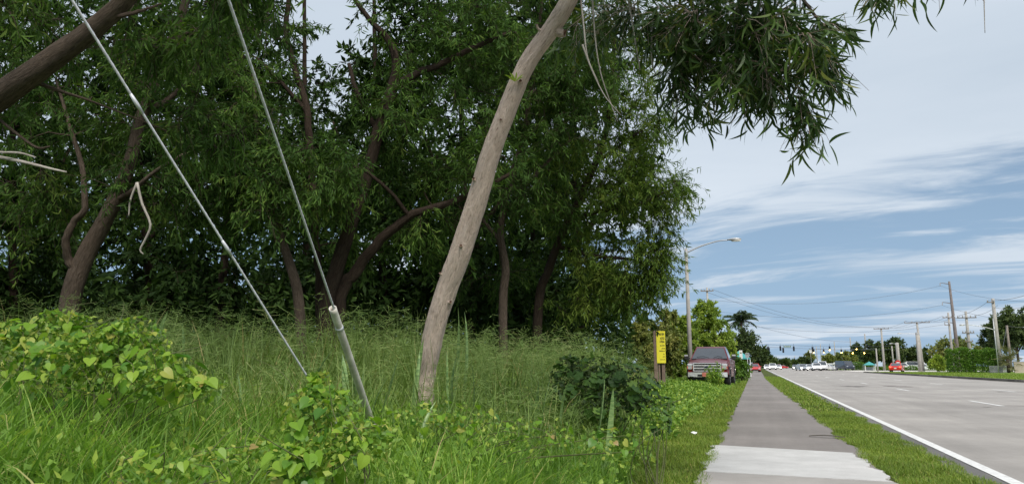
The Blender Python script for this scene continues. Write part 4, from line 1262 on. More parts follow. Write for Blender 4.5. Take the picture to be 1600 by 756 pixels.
vine('heart_vine', 'big mound of heart-leaved vine at the left under the forked tree', 'vine',
     [(150, 575, 4.6, 105, 62, .45, 2.4), (60, 555, 4.8, 60, 48, .35, 1.0), (85, 505, 4.9, 22, 20, .12, .35), (205, 540, 4.6, 55, 42, .3, 1.4), (255, 590, 4.3, 55, 38, .3, 1.0), (25, 520, 4.8, 30, 18, .15, .4), (310, 605, 4.2, 35, 16, .15, .3), (120, 510, 4.8, 30, 22, .15, .4)], 285, (.045, .085), HEARTS, 'vine', 'vine_fill', 3300, (.022, .05), stalks=45)
vine('heart_vine', 'heart-leaved vine climbing at the foot of the thin guy wire', 'vine',
     [(505, 655, 3.7, 60, 55, .25, 2), (560, 690, 3.4, 60, 35, .25, 1.4), (480, 720, 3.2, 60, 35, .25, 1.4), (497, 610, 3.9, 20, 30, .12, .6)], 150, (.038, .074), HEARTS, 'vine', 'vine_fill', 1500, (.02, .045), stalks=25)
vine('heart_vine', 'low patch of heart-leaved vine left of centre at the bottom edge', 'vine', [(300, 725, 3.3, 120, 30, .4, 2), (400, 705, 3.5, 60, 22, .3, 1)], 45, (.035, .062), HEARTS, 'vine', 'vine_fill', 350, (.02, .04), stalks=12)
vine('heart_vine', 'low creeping vine in the grass right of the guard', 'vine', [(690, 650, 5.2, 90, 26, .5, 2), (800, 675, 4.8, 100, 24, .5, 1.4), (930, 690, 4.6, 70, 22, .4, .8)], 75, (.035, .06), HEARTS, 'vine', 'vine_fill', 450, (.02, .04), stalks=14)
vine('lobed_shrub', 'dark green lobed-leaf shrub in the grass below the yellow sign', 'shrub',
     [(925, 588, 8.2, 55, 30, .6, 2), (965, 600, 8.0, 58, 34, .6, 2), (890, 583, 8.3, 30, 26, .3, 1), (1003, 622, 7.6, 28, 22, .3, .8), (945, 635, 7.6, 65, 24, .45, 1.3), (880, 615, 7.8, 30, 20, .3, .6)], 295, (.075, .135), LOBED, 'lobed', 'bush_dark', 1500, (.03, .06), stalks=30)
vine('lobed_shrub', 'small yellow-green leafy weed at the foot of the dark shrub', 'shrub', [(1025, 655, 6.2, 25, 22, .25, 1), (1040, 635, 6.5, 14, 14, .15, .5)], 60, (.055, .085), LOBED, 'vine', 'weed', 300, (.02, .04), stalks=10)


# ------------------------------------------------------------------ snake plants
def snake_leaf(tip, foot, width, bendv):
    """upright leathery blade from foot to tip"""
    n = 11; t = np.linspace(0, 1, n)
    ax = foot + (tip - foot) * t[:, None] + bendv * (4 * t * (1 - t))[:, None]
    wv = width * 0.5 * np.clip(np.sin(PI * (0.18 + 0.82 * t)) ** 0.55, 0, 1) * np.where(t > .97, 0.02, 1)
    tan = unit(np.gradient(ax, axis=0)); s = unit(np.cross(tan, unit(CAM - foot) + rng.normal(size=3) * .45)); nn = np.cross(s, tan)
    L_ = ax - s * wv[:, None] + nn * (wv * .35)[:, None]; R_ = ax + s * wv[:, None] + nn * (wv * .35)[:, None]; C_ = ax - nn * 0.004
    V = np.stack([L_, C_, R_], 1).reshape(-1, 3); idx = np.arange(n * 3).reshape(n, 3)
    q = np.stack([idx[:-1, :-1], idx[:-1, 1:], idx[1:, 1:], idx[1:, :-1]], -1).reshape(-1, 4)
    return V, q


def snake_plant(label, px, d, tips):
    base = groundp(px, d, 0)
    o = empty('snake_plant', base); tag(o, label, 'snake plant', 'snake plants in the grass')
    for (tx, ty, w, foot_px) in tips:
        tip = at(tx, ty, d); foot = groundp(foot_px, d, 0.02)
        V, q = snake_leaf(tip - base, foot - base, 1.12 * w / F * d, RIGHT * rng.normal() * .05 + FH * rng.normal() * .06)
        link('leaf', make_mesh('leaf', V, q), M['snake'], o)
    return o


snake_plant('snake plant with a bent blade right beside the guard tube', 585, 6.2, [(622, 562, 13, 580), (568, 578, 9, 572), (604, 590, 8, 590)])
snake_plant('snake plant with two broad blades between the two guy wires', 530, 6.3, [(519, 546, 10, 508), (535, 553, 17, 552), (545, 570, 10, 556)])
snake_plant('snake plant with tall pale blades just right of the leaning trunk', 712, 6.5, [(713, 556, 13, 722), (698, 548, 11, 704), (738, 572, 9, 722), (706, 590, 10, 706)])
snake_plant('snake plant with blades pressed against the left of the leaning trunk', 650, 6.7, [(662, 528, 9, 640), (656, 545, 8, 634)])
snake_plant('thin snake plant behind the leaning trunk on its right', 712, 8.2, [(726, 487, 7, 708), (716, 480, 6, 700)])
snake_plant('snake plant with three blades left of the dark shrub', 868, 7.0, [(842, 594, 12, 838), (860, 592, 11, 862), (887, 597, 13, 882)])
snake_plant('single leaning snake plant blade in front of the dark shrub', 925, 6.6, [(945, 588, 11, 918), (958, 606, 9, 940)])
snake_plant('snake plant with two blades right of the vine mound', 360, 6.0, [(372, 584, 11, 366), (330, 576, 12, 300), (352, 592, 9, 350)])
snake_plant('single pale snake plant blade above the vine mound', 249, 7.5, [(252, 512, 9, 248)])
snake_plant('group of dark snake plant blades behind the vine mound', 255, 9.3, [(231, 487, 9, 240), (244, 492, 9, 248), (263, 484, 11, 258), (285, 505, 9, 280)])
snake_plant('snake plant blade half hidden near the bottom of the leaning trunk', 690, 5.6, [(682, 625, 8, 690), (702, 618, 8, 700)])

# ================================================================== GUY WIRES
def proj(p):
    v = p - CAM; f = v @ FWD
    return 800 + F * (v @ RIGHT) / f, 378 - F * (v @ UP) / f


def guy_wire(label, A, T, r, guard=None):
    o = empty('guy_wire', A); tag(o, label, 'guy wire', 'guy wires anchored in the grass')
    end = A + (T - A) * 2.6
    g0 = A - (T - A) / np.linalg.norm(T - A) * 0.6
    m = MB()
    n = 60; t = np.linspace(0, 1, n)
    ax = g0 + (end - g0) * t[:, None]
    m.tube(ax - A, np.full(n, r), 8); m.build('strand', M['galv'], o, None, True)
    dirn = unit(end - g0); u = unit(np.cross(dirn, [0.1, 0.9, 0.2])); w = np.cross(dirn, u)
    # lay of the twisted strand: three thin helices proud of the core
    for k in range(3):
        m = MB(); L = np.linalg.norm(end - g0); nn = 420
        s = np.linspace(0, L * 0.55, nn); a = s / 0.11 * 2 * PI + k * 2 * PI / 3
        hx = g0 + dirn * s[:, None] + (np.cos(a)[:, None] * u + np.sin(a)[:, None] * w) * r * 0.75
        m.tube(hx - A, np.full(nn, r * 0.42), 4, False); m.build('wire', M['galv'], o, None, True)
    if guard:
        a, b = guard
        S = A + (T - A) * a; E = A + (T - A) * b
        m = MB(); n = 40
        tt = np.linspace(0, 1, n); axg = S + (E - S) * tt[:, None]
        off = u * 0.012
        # split tube: outer skin, open rim at the top
        R0 = np.full(n, 0.026)
        v, q, bk = tube_arrays(axg + off, R0, 18); vi, qi, bi_ = tube_arrays(axg + off, R0 * 0.82, 18)
        m.raw(np.concatenate([v, vi]) - A, q=np.concatenate([q, qi[:, ::-1] + len(v), np.array([[(n - 1) * 18 + i, (n - 1) * 18 + (i + 1) % 18, len(v) + (n - 1) * 18 + (i + 1) % 18, len(v) + (n - 1) * 18 + i] for i in range(18)])]))
        m.build('guard', M['guard'], o, None, True)
        m = MB(); m.tube(np.array([S - dirn * .01, S + dirn * .035]) + off - A, 0.031, 18); m.build('collar', M['guard'], o, None, True)
        m = MB(); m.tube(np.array([E - dirn * .22, E - dirn * .19]) + off - A, 0.0285, 18); m.build('clip', M['galv'], o, None, True)
    else:
        c = A + (T - A) * 0.33
        for tt in (0.46, 0.80):
            c = A + (T - A) * tt
            m = MB(); m.tube(np.array([c - dirn * .05, c, c + dirn * .05]) - A, [r * 1.2, r * 1.7, r * 1.2], 8); m.build('clamp', M['galv'], o, None, True)
    return o


A2, T2 = at(584, 664, 5.9), at(357, 0, 3.4)
ts = np.linspace(0, 1, 800); ys_ = np.array([proj(A2 + (T2 - A2) * t)[1] for t in ts]); tg = float(ts[np.argmin(np.abs(ys_ - 482))])
guy_wire('guy wire entering a tall grey plastic guard tube in the grass', A2, T2, 0.0068, (0.0, tg))
guy_wire('thin bare guy wire ending among the vine leaves', at(500, 620, 4.4), at(112, 0, 3.1), 0.0055)

# ================================================================== NOTICE SIGN
sx, sy = xat(1033, 24.0), 24.0
sg = empty('notice_sign', (sx, sy, float(gz(sx, sy)))); tag(sg, 'narrow yellow notice board on a weathered wooden post by the truck', 'sign')
zb = float(gz(sx, sy))
ztop, zbot = zat(1036, 517, sy) - zb, zat(1036, 567, sy) - zb
hw = 0.5 * (xat(1043, sy) - xat(1029, sy))
MB().box((-hw - 0.03, 0.05, (ztop + .02) / 2 - .15), (0.11, 0.10, ztop + 0.32), 0.008).build('post', M['post_wood'], sg)
MB().box((hw * .45, 0.06, (zbot + .2) / 2 - .15), (0.10, 0.05, zbot + 0.5), 0.006).build('post', M['post_wood'], sg)
MB().box((hw * .45 - .13, 0.06, (zbot + .2) / 2 - .15), (0.05, 0.05, zbot + 0.5), 0.006).build('post', M['post_wood'], sg)
MB().box((0.015, -0.008, (ztop + zbot) / 2), (hw * 2, 0.012, ztop - zbot), 0.003).build('board', M['yellow'], sg)


def lettering(txt, x, z, h, parent, w=None):
    cu = bpy.data.curves.new('lettering', 'FONT'); cu.body = txt; cu.size = h * 1.4; cu.align_x = 'RIGHT'; cu.extrude = 0.001; cu.offset = 0.003
    tmp = bpy.data.objects.new('tmp', cu); COL.objects.link(tmp)
    me = bpy.data.meshes.new_from_object(tmp); bpy.data.objects.remove(tmp)
    co = np.zeros(len(me.vertices) * 3, np.float32); me.vertices.foreach_get('co', co); co = co.reshape(-1, 3)
    if w: co[:, 0] *= w / max(1e-4, co[:, 0].max() - co[:, 0].min())
    co = np.stack([co[:, 0] + x, -0.0165 - co[:, 2], co[:, 1] + z], -1)
    me.vertices.foreach_set('co', np.ascontiguousarray(co, np.float32).ravel()); me.update()
    me.materials.clear(); me.materials.append(M['ink'])
    o = bpy.data.objects.new('lettering', me); COL.objects.link(o); o.parent = parent
    return o


H_ = ztop - zbot
for txt, f, hh, ww in (('PALM BEA', .13, .075, .80), ('NOTICE', .26, .07, .55), ('& FINAL', .36, .07, .62)):
    lettering(txt, 0.015 + hw * 0.86, ztop - H_ * f, H_ * hh, sg, hw * 2 * ww * .88)
# the lower lines are too blurred to read in the photograph: rows of small uneven strokes
for f, hh, ww in ((.47, .045, .58), (.56, .04, .40), (.64, .04, .70), (.73, .03, .22), (.81, .03, .30), (.90, .035, .62)):
    m = MB(); x1 = 0.015 + hw * .86; x = x1 - hw * 2 * ww * .88
    while x < x1 - .006:
        w_ = rng.uniform(.010, .022); h_ = H_ * hh * rng.uniform(.55, 1.0)
        m.box((x + w_ / 2, -0.0165, ztop - H_ * f + h_ / 2), (w_, .003, h_)); x += w_ + rng.uniform(.006, .014)
    m.build('lettering', M['ink'], sg)


# ================================================================== PICKUP TRUCK
def wheel_parts(parent, c, r, w, side, rim='rim', detail=True):
    a = np.arange(28 if detail else 12) / (28 if detail else 12) * 2 * PI; k = len(a)
    prof = [(-w / 2, r * .62), (-w / 2, r * .93), (-w * .38, r), (w * .38, r), (w / 2, r * .93), (w / 2, r * .62)]
    P = np.array([[x, rr * math.cos(t), rr * math.sin(t)] for x, rr in prof for t in a])
    q = [[l * k + i, l * k + (i + 1) % k, (l + 1) * k + (i + 1) % k, (l + 1) * k + i] for l in range(5) for i in range(k)]
    wh = empty('wheel', c); wh.parent = parent
    m = MB(); m.raw(P, q=q); m.build('tyre', M['rubber'], wh, None, True)
    m = MB(); xo = side * w * .40
    m.prism([(r * .63 * math.cos(t), r * .63 * math.sin(t)) for t in a], 'x', min(xo, -xo * .6), max(xo, -xo * .6))
    if detail:
        for i in range(6):
            t = i / 6 * 2 * PI
            m.box((xo + side * .012, r * .36 * math.cos(t), r * .36 * math.sin(t)), (0.03, .05 + .2 * r * abs(math.cos(t)), .05 + .2 * r * abs(math.sin(t))))
        m.tube(np.array([[xo, 0, 0], [xo + side * .03, 0, 0]]), r * .16, 10)
    m.build('rim', M[rim], wh, None)
    return wh


def truck():
    Y = 37.0
    x = xat(1104.5, Y)
    z = float(gz(x + .8, Y + .8)) - 0.02
    o = empty('pickup_truck', (x, Y, z), math.radians(-1.5))
    tag(o, 'dark red pickup truck with chrome grille parked in the weeds beside the path', 'pickup truck')
    hw_ = 1.0; WR = 0.43; yf, yr = 0.98, 4.62
    def arch(yc, n=9):
        return [(yc + 0.52 * math.cos(t), WR + 0.52 * math.sin(t)) for t in np.linspace(PI, 0, n)]
    # lower body, side outline with wheel arches, extruded across the width
    prof = [(0.10, 0.62), (0.30, 0.56)] + [(a, max(b, .56)) for a, b in arch(yf)] + [(1.7, 0.48), (3.9, 0.48)] + [(a, max(b, .56)) for a, b in arch(yr)] + [(5.55, 0.58), (5.85, 0.66), (5.88, 1.32), (3.78, 1.36), (1.62, 1.33), (1.45, 1.30), (0.20, 1.12), (0.06, 1.02)]
    xsn = [(-1.0, 0.0), (-0.96, 1.0), (0.96, 1.0), (1.0, 0.0)]
    n = len(prof); P = []
    secs = [(-1.0, 0.035), (-0.955, 0.0), (0.955, 0.0), (1.0, 0.035)]
    cy, cz = 2.9, 0.95
    for sx_, ins in secs:
        for (a, b) in prof:
            yy = a + (ins * 2 if a < 0.5 else (-ins if a > 5.4 else 0)); zz = b - (ins if b > 1.0 else 0)
            xx = sx_ * hw_ * (1.0 if b < 1.0 else 0.975)
            if a < 0.4: xx *= 0.95
            P.append((xx, yy, zz))
    q = [[l * n + i, l * n + (i + 1) % n, (l + 1) * n + (i + 1) % n, (l + 1) * n + i] for l in range(3) for i in range(n)]
    m = MB(); m.raw(P, q=q, p=[list(range(n)), list(range(4 * n - 1, 3 * n - 1, -1))]); m.build('body', M['red_paint'], o)
    # bonnet with raised centre
    P = []
    for (yy, zz, w_) in ((0.14, 1.11, 0.86), (0.5, 1.205, .89), (1.0, 1.275, .91), (1.50, 1.325, .92)):
        for xx, dz in ((-1, -.03), (-.72, .012), (-.60, .045), (0, .055), (.60, .045), (.72, .012), (1, -.03)): P.append((xx * w_, yy, zz + dz))
    idx = np.arange(28).reshape(4, 7); m = MB()
    m.raw(P, q=np.stack([idx[:-1, :-1], idx[:-1, 1:], idx[1:, 1:], idx[1:, :-1]], -1).reshape(-1, 4)); m.build('bonnet', M['red_paint'], o, None, True)
    # cab
    cab = [(1.50, 1.32, .93), (2.28, 1.93, .70), (2.45, 1.98, .69), (3.55, 1.99, .69), (3.80, 1.90, .71), (3.98, 1.34, .92)]
    P = [(s * w_, yy, zz) for s in (-1, 1) for (yy, zz, w_) in cab]
    q = [[i, i + 1, 7 + i, 6 + i] for i in range(5)]
    m = MB(); m.raw(P, q=q, p=[[5, 4, 3, 2, 1, 0], [6, 7, 8, 9, 10, 11]]); cb = m.build('cab', M['red_paint'], o)

    def pane(name, pts, parent=None):
        m = MB(); k = len(pts); m.raw(pts, p=[list(range(k))]); return m.build(name, M['dark_glass'], parent or o)
    nv = np.array([0, -.615, .788]) * .006
    pane('windscreen', np.array([(-.865, 1.56, 1.367), (.865, 1.56, 1.367), (.66, 2.25, 1.907), (-.66, 2.25, 1.907)]) + nv)
    for s in (-1, 1):
        for ya, yb in ((2.02, 2.72), (2.80, 3.66)):
            def pt(yy, zz):
                w0 = .93 - (zz - 1.32) * (.24 / .66)
                return (s * (w0 + .008), yy, zz)
            lowz, hiz = 1.40, 1.88
            f0 = ya if ya > 2.5 else 1.78
            pts = [pt(f0, lowz), pt(yb, lowz), pt(yb, hiz), pt(max(ya, 2.32) if ya < 2.5 else ya, hiz)]
            pane('side_window', pts if s > 0 else pts[::-1])
        # door seams and handles
        for yy in (2.76,):
            MB().box((s * .985, yy, .98), (0.012, .014, .72)).build('door_seam', M['black_plastic'], o)
        for yy in (2.50, 3.50):
            MB().box((s * 1.0, yy, 1.16), (0.03, .17, .035), .008).build('door_handle', M['chrome'], o)
        # mirrors
        mr = MB().box((s * 1.16, 1.80, 1.45), (0.22, .10, .26), .03).build('mirror', M['black_plastic'], o)
        MB().box((s * 1.165, 1.742, 1.53), (0.18, .012, .07), .004).build('mirror_cap', M['chrome'], mr)
        MB().box((s * 1.03, 1.80, 1.40), (0.12, .05, .05), .01).build('mirror_arm', M['black_plastic'], mr)
        # headlight: wraps the corner
        hl = MB().box((s * .80, .085, .985), (0.27, .13, .27), .03).build('headlight', M['head_glass'], o)
        MB().box((s * .80, .012, 1.03), (0.16, .012, .07), .004).build('lamp_cell', M['chrome'], hl)
        MB().box((s * .925, .03, .93), (0.035, .04, .13), .01).build('marker_lamp', M['amber'], hl)
        MB().box((s * .70, .03, .93), (0.03, .03, .16), .01).build('marker_lamp', M['amber'], hl)
        # wheel arch lips
        for yc in (yf, yr):
            pts = np.array([(s * 1.0, a, b) for a, b in [(yc + .55 * math.cos(t), WR + .55 * math.sin(t)) for t in np.linspace(PI * .95, PI * .05, 16)]])
            m = MB(); m.tube(pts, .028, 5); m.build('arch_trim', M['black_plastic'], o, None, True)
        wheel_parts(o, (s * .86, yf, WR), WR, .29, s); wheel_parts(o, (s * .86, yr, WR), WR, .29, s)
        # fog lamp
        MB().box((s * .72, -.055, .55), (0.17, .03, .09), .01).build('fog_lamp', M['head_glass'], o)
    # grille
    g = MB().box((0, .055, .955), (1.28, .10, .42), .03).build('grille', M['black_plastic'], o)
    for zz, hh in ((1.135, .035), (1.03, .06), (.90, .06), (.775, .035)):
        MB().box((0, -.012, zz), (1.24 if hh > .05 else 1.28, .035, hh), .012).build('grille_bar', M['chrome'], g)
    for s in (-1, 1):
        MB().box((s * .635, -.012, .955), (.05, .035, .40), .012).build('grille_side', M['chrome'], g)
    a = np.linspace(0, 2 * PI, 24, endpoint=False)
    m = MB(); m.prism([(.145 * math.cos(t), .962 + .062 * math.sin(t)) for t in a], 'y', -.050, -.025); em = m.build('emblem', M['chrome'], g)
    m = MB(); m.prism([(.128 * math.cos(t), .962 + .048 * math.sin(t)) for t in a], 'y', -.056, -.050); m.build('emblem_field', M['car_dark'], em)
    # bumper
    prof_b = [(-.93, .10), (-.90, -.02), (-.55, -.06), (.55, -.06), (.90, -.02), (.93, .10), (.93, .16), (-.93, .16)]
    m = MB(); m.prism(prof_b, 'z', .49, .71); m.build('bumper', M['chrome'], o)
    MB().box((0, -.062, .565), (.9, .02, .10), .005).build('air_intake', M['black_plastic'], o)
    MB().box((0, .10, .42), (1.5, .10, .14), .02).build('skid_plate', M['black_plastic'], o)
    MB().box((-.06, -.083, .60), (.34, .014, .19), .004).build('licence_plate', M['plate'], o)
    for s in (-1, 1):
        c = np.array([(s * .1 + .10, 1.52, 1.392), (s * .35 + .05, 1.63, 1.475), (s * .62, 1.60, 1.44)]) + np.array([0, -.02, .012])
        m = MB(); m.tube(c, .012, 4); m.build('wiper', M['black_plastic'], o)
    m = MB(); m.prism([(-.86, 1.30), (.86, 1.30), (.86, 1.38), (-.86, 1.375)], 'y', 1.46, 1.52); m.build('cowl', M['black_plastic'], o)
    return o


truck()


# ================================================================== STREET LAMP (left)
def street_lamp(label, px, Y, top_py, arm_dx, rise, base_r=.13, top_r=.075, head=True, mat='pole_concrete', zarm=None, z0=None, group=None):
    x = xat(px, Y); z0 = float(gz(x, Y)) if z0 is None else z0
    o = empty('street_lamp', (x, Y, z0)); tag(o, label, 'street lamp', group)
    H = zat(px, top_py, Y) - z0
    m = MB(); m.tube(np.array([[0, 0, -.3], [0, 0, H * .5], [0, 0, H]]), [base_r, (base_r + top_r) / 2, top_r], 12); m.build('pole', M[mat], o, None, True)
    za = H - .25 if zarm is None else zarm
    c = curve_pts(np.array([[0, 0, za], [arm_dx * .35, 0, za + rise * .55], [arm_dx * .75, 0, za + rise * .95], [arm_dx, 0, za + rise]]), 16)
    m = MB(); m.tube(c, np.linspace(.045, .03, 16), 8); m.build('arm', M['alu'], o, None, True)
    m = MB(); m.tube(np.array([[0, 0, za - .12], [0, 0, za + .12]]), top_r + .03, 10); m.build('bracket', M['alu'], o)
    s = math.copysign(1, arm_dx); e = c[-1]
    t = np.linspace(0, 1, 9); wz = np.array([.05, .09, .12, .15, .17, .17, .15, .11, .03])
    P = np.array([[e[0] + s * (tt * .78 - .05), e[1] + w * math.cos(a), e[2] + .02 + (.6 if math.sin(a) > 0 else .42) * w * math.sin(a)] for tt, w in zip(t, wz) for a in np.arange(12) / 12 * 2 * PI])
    idx = np.arange(9 * 12).reshape(9, 12); m = MB()
    m.raw(P, q=np.stack([idx[:-1], np.roll(idx[:-1], -1, 1), np.roll(idx[1:], -1, 1), idx[1:]], -1).reshape(-1, 4), p=[list(range(11, -1, -1)), list(range(96, 108))])
    hd = m.build('lamp_head', M['alu'], o, None, True)
    m = MB(); m.prism([(e[0] + s * .44 + .26 * math.cos(a), e[1] + .135 * math.sin(a)) for a in np.arange(14) / 14 * 2 * PI], 'z', e[2] - .085, e[2] - .03); m.build('lamp_lens', M['lens'], hd)
    return o


street_lamp('tall street lamp on a grey concrete pole behind the red pickup truck', 1079, 43, 388, 2.35, .62, .14, .085)


# ================================================================== ROADSIDE VEGETATION FURTHER ON
def far_tree(label, px, Y, top_py, half_px, mat, name='roadside_tree', bark='bark_dark', low=0.25, n=46, leaves=70, size=None, group=None, z0=0.0, trunk=True, dx_trunk=0.0, depth=1.0, cat='tree', leaning=0.0):
    x = xat(px, Y); H = zat(px, top_py, Y) - z0; hw_ = (xat(px + half_px, Y) - xat(px - half_px, Y)) / 2
    b = np.array([x + dx_trunk, Y, z0 - .1])
    P = np.array([b, b + [leaning * .3, 0, H * .3], b + [leaning * .7 + .1, 0, H * .55], b + [leaning, 0, H * .8]]); r = 0.016 * H + .05
    st = [(P, np.array([r, r * .8, r * .5, r * .2]))]
    for s in (-1, 1):
        st.append((np.array([P[1], P[1] + [s * hw_ * .3, .1, H * .18], P[1] + [s * hw_ * .65, 0, H * .33]]), np.array([r * .5, r * .35, r * .15])))
    v = unit(rng.normal(size=(n, 3))) * (rng.random(n) ** 0.33)[:, None]
    zc = H * (1 + low) / 2; rz = H * (1 - low) / 2
    lob = 1 + 0.18 * np.sin(3 * np.arctan2(v[:, 2], v[:, 0]) + px)
    C = np.stack([x + v[:, 0] * hw_ * .88 * lob, Y + v[:, 1] * hw_ * depth * .8, z0 + zc + v[:, 2] * rz * .86 * lob], -1)
    size = size or max(.1, Y * .0035)
    cs = max(.3, min(hw_, rz) * .30)
    return make_tree(name, label, st, C, group=group, leaf=mat, bark=bark, csize=cs, leaves=leaves, LL=(size, size * 1.8), LW=.45, twigs=6, card=True, droop=.15, hang=.05, br=max(1.0, Y / 40), cat=cat)


G_L = 'trees and bushes along the path beyond the wood'
far_tree('olive bush at the end of the wood behind the yellow sign', 1035, 40, 478, 38, 'bush_olive', 'bush', n=80, leaves=190, low=.03, group=G_L, cat='bush', size=.12)
far_tree('olive bush closing the gap between the wood and the yellow sign', 1002, 36, 489, 24, 'bush_olive', 'bush', n=70, leaves=170, low=.03, group=G_L, cat='bush', size=.10)
far_tree('olive bush just left of the street lamp pole', 1062, 45, 478, 30, 'bush_lime', 'bush', n=70, leaves=190, low=.03, group=G_L, cat='bush', size=.13)
far_tree('lime green tree right behind the pickup truck', 1108, 54, 464, 36, 'bush_lime', n=110, leaves=190, low=.06, group=G_L, size=.15)
far_tree('small lime bush beside the truck cab', 1135, 60, 512, 19, 'bush_lime', 'bush', n=50, leaves=150, low=.05, group=G_L, cat='bush', size=.13)
far_tree('dark round tree overhanging the path beyond the teal canopy', 1166, 88, 514, 31, 'bush_dark', n=64, leaves=110, low=.22, group=G_L, size=.2)
far_tree('distant dark tree at the end of the path', 1188, 150, 541, 14, 'bush_dark', n=30, leaves=70, low=.2, group=G_L)
far_tree('small far tree beside the vanishing path', 1203, 260, 556, 10, 'bush_dark', n=24, leaves=60, low=.1, group=G_L)
far_tree('leafy weed bush in front of the truck bumper', 1116, 33.2, 574, 13, 'weed', 'bush', n=22, leaves=80, low=.02, group=G_L, cat='bush', size=.07)
far_tree('low green bush beside the path past the truck', 1158, 52, 560, 13, 'hedge', 'bush', n=34, leaves=90, low=.02, group=G_L, cat='bush', size=.10)
far_tree('low green bush behind the truck tailgate', 1148, 46, 566, 8, 'hedge', 'bush', n=20, leaves=70, low=.02, group=G_L, cat='bush', size=.09)


def palm(label, px, Y, top_py, group=None, frond_len=2.6, nf=22):
    x = xat(px, Y); H = zat(px, top_py, Y)
    o = empty('palm_tree', (x, Y, -.05)); tag(o, label, 'palm tree', group)
    m = MB(); m.tube(np.array([[0, 0, 0], [.12, 0, H * .5], [.05, 0, H * .86]]), [.22, .16, .14], 10); m.build('trunk', M['bark_mid'], o, None, True, True)
    top = np.array([.05, 0, H * .86])
    for i in range(nf):
        az = i * 2.4 + rng.uniform(-.2, .2); el = rng.uniform(-.15, 1.25)
        n = 9; t = np.linspace(0, 1, n); L = frond_len * rng.uniform(.8, 1.1)
        ang = el - 1.5 * t ** 1.4
        st = np.stack([np.cos(ang) * math.cos(az), np.cos(ang) * math.sin(az), np.sin(ang)], -1) * L / (n - 1)
        ax = top + np.concatenate([[[0, 0, 0]], np.cumsum(st[:-1], 0)])
        P, D, Ls = [], [], []
        for j in range(1, n):
            tan = unit(st[min(j, n - 1)]); s = unit(np.cross(tan, [0, 0, 1.0]) + 1e-6)
            for k in range(5):
                for sd_ in (-1, 1):
                    P.append(ax[j - 1] + (ax[j] - ax[j - 1]) * k / 5); D.append(unit(s * sd_ + tan * .5 + np.array([0, 0, -.45]))); Ls.append(L * .30 * math.sin(PI * min(.97, .12 + .88 * (j - 1 + k / 5) / (n - 1))) + .06)
        V, T = card_arrays(np.array(P), np.array(D), np.array(Ls), np.full(len(P), .09))
        link('frond', make_mesh('frond', V, None, T, {'rnd': np.repeat(rng.random(len(P)), 4)}), M['palm'], o)
    return o


palm('tall palm above the dark round tree by the path', 1161, 96, 486, frond_len=2.5)

# ================================================================== CANOPY, POLES AND SIGNS BY THE PATH
cx, cy = xat(1156, 74), 74.0
o = empty('canopy_tent', (cx, cy, 0)); tag(o, 'teal pyramid canopy showing between the truck and the dark tree', 'canopy')
ze, zp = zat(1160, 559, 74), zat(1160, 550, 74); hw = (xat(1174, 74) - xat(1140, 74)) / 2
m = MB(); m.raw([(-hw, -hw, ze), (hw, -hw, ze), (hw, hw, ze), (-hw, hw, ze), (0, 0, zp + .15), (-hw, -hw, ze - .12), (hw, -hw, ze - .12), (hw, hw, ze - .12), (-hw, hw, ze - .12)], t=[[0, 1, 4], [1, 2, 4], [2, 3, 4], [3, 0, 4]], q=[[5, 6, 1, 0], [6, 7, 2, 1], [7, 8, 3, 2], [8, 5, 0, 3]])
m.build('canopy', M['teal'], o)
for sx_ in (-1, 1):
    for sy_ in (-1, 1):
        m = MB(); m.tube(np.array([[sx_ * hw * .97, sy_ * hw * .97, -.05], [sx_ * hw * .97, sy_ * hw * .97, ze - .02]]), .03, 6); m.build('leg', M['white_sheet'], o)


def small_sign(label, px, Y, top_py, bot_py, w_px, colour, name='road_sign'):
    x = xat(px, Y); zt, zb_ = zat(px, top_py, Y), zat(px, bot_py, Y); w = xat(px + w_px, Y) - xat(px, Y)
    o = empty(name, (x, Y, 0)); tag(o, label, 'sign')
    MB().box((0, .04, zt / 2 - .1), (.06, .05, zt + .2)).build('post', M['galv'], o)
    MB().box((0, 0, (zt + zb_) / 2), (w, .02, zt - zb_), .005).build('panel', M[colour], o)
    MB().box((0, -.013, (zt + zb_) / 2 + (zt - zb_) * .2), (w * .6, .004, (zt - zb_) * .12)).build('print', M['ink'], o)
    return o


small_sign('narrow white upright sign in front of the teal canopy', 1158.5, 60, 547, 560, 5, 'white_sheet')
small_sign('pale square sign just right of the teal canopy', 1168.5, 70, 551, 558.5, 6, 'fence')


def pole(label, px, Y, top_py, r0, r1, mat='pole_concrete', arms=(), name='utility_pole', group='utility poles by the junction', lean_px=0, square=False, z0=0.0, cat='utility pole'):
    """arms: (depth below top in m, half length left, half length right)"""
    x = xat(px, Y); H = zat(px, top_py, Y) - z0
    lx = (xat(px + lean_px, Y) - x) if lean_px else 0
    o = empty(name, (x, Y, z0)); tag(o, label, cat, group)
    m = MB(); m.tube(np.array([[0, 0, -.3], [lx * .5, 0, H * .5], [lx, 0, H]]), [r0, (r0 + r1) / 2, r1], 4 if square else 10); m.build('shaft', M[mat], o, None, not square)
    for dz, a, b in arms:
        z = H - dz; c0 = lx * (z / H)
        m = MB(); m.box((c0 + (b - a) / 2, 0 - r1 - .06, z), (a + b, .12, .13), .01); ar = m.build('crossarm', M['pole_wood' if mat != 'pole_rust' else 'pole_rust'], o)
        for px_ in ([-a + .1, b - .1] if a + b < 1.4 else [-a + .1, -a * .4, b * .4, b - .1]):
            m = MB(); m.tube(np.array([[c0 + px_, -r1 - .06, z + .065], [c0 + px_, -r1 - .06, z + .18], [c0 + px_, -r1 - .06, z + .34]]), [.05, .075, .045], 7); m.build('insulator', M['insul'], ar, None, True)
    return o, np.array([x + lx, Y, z0 + H])


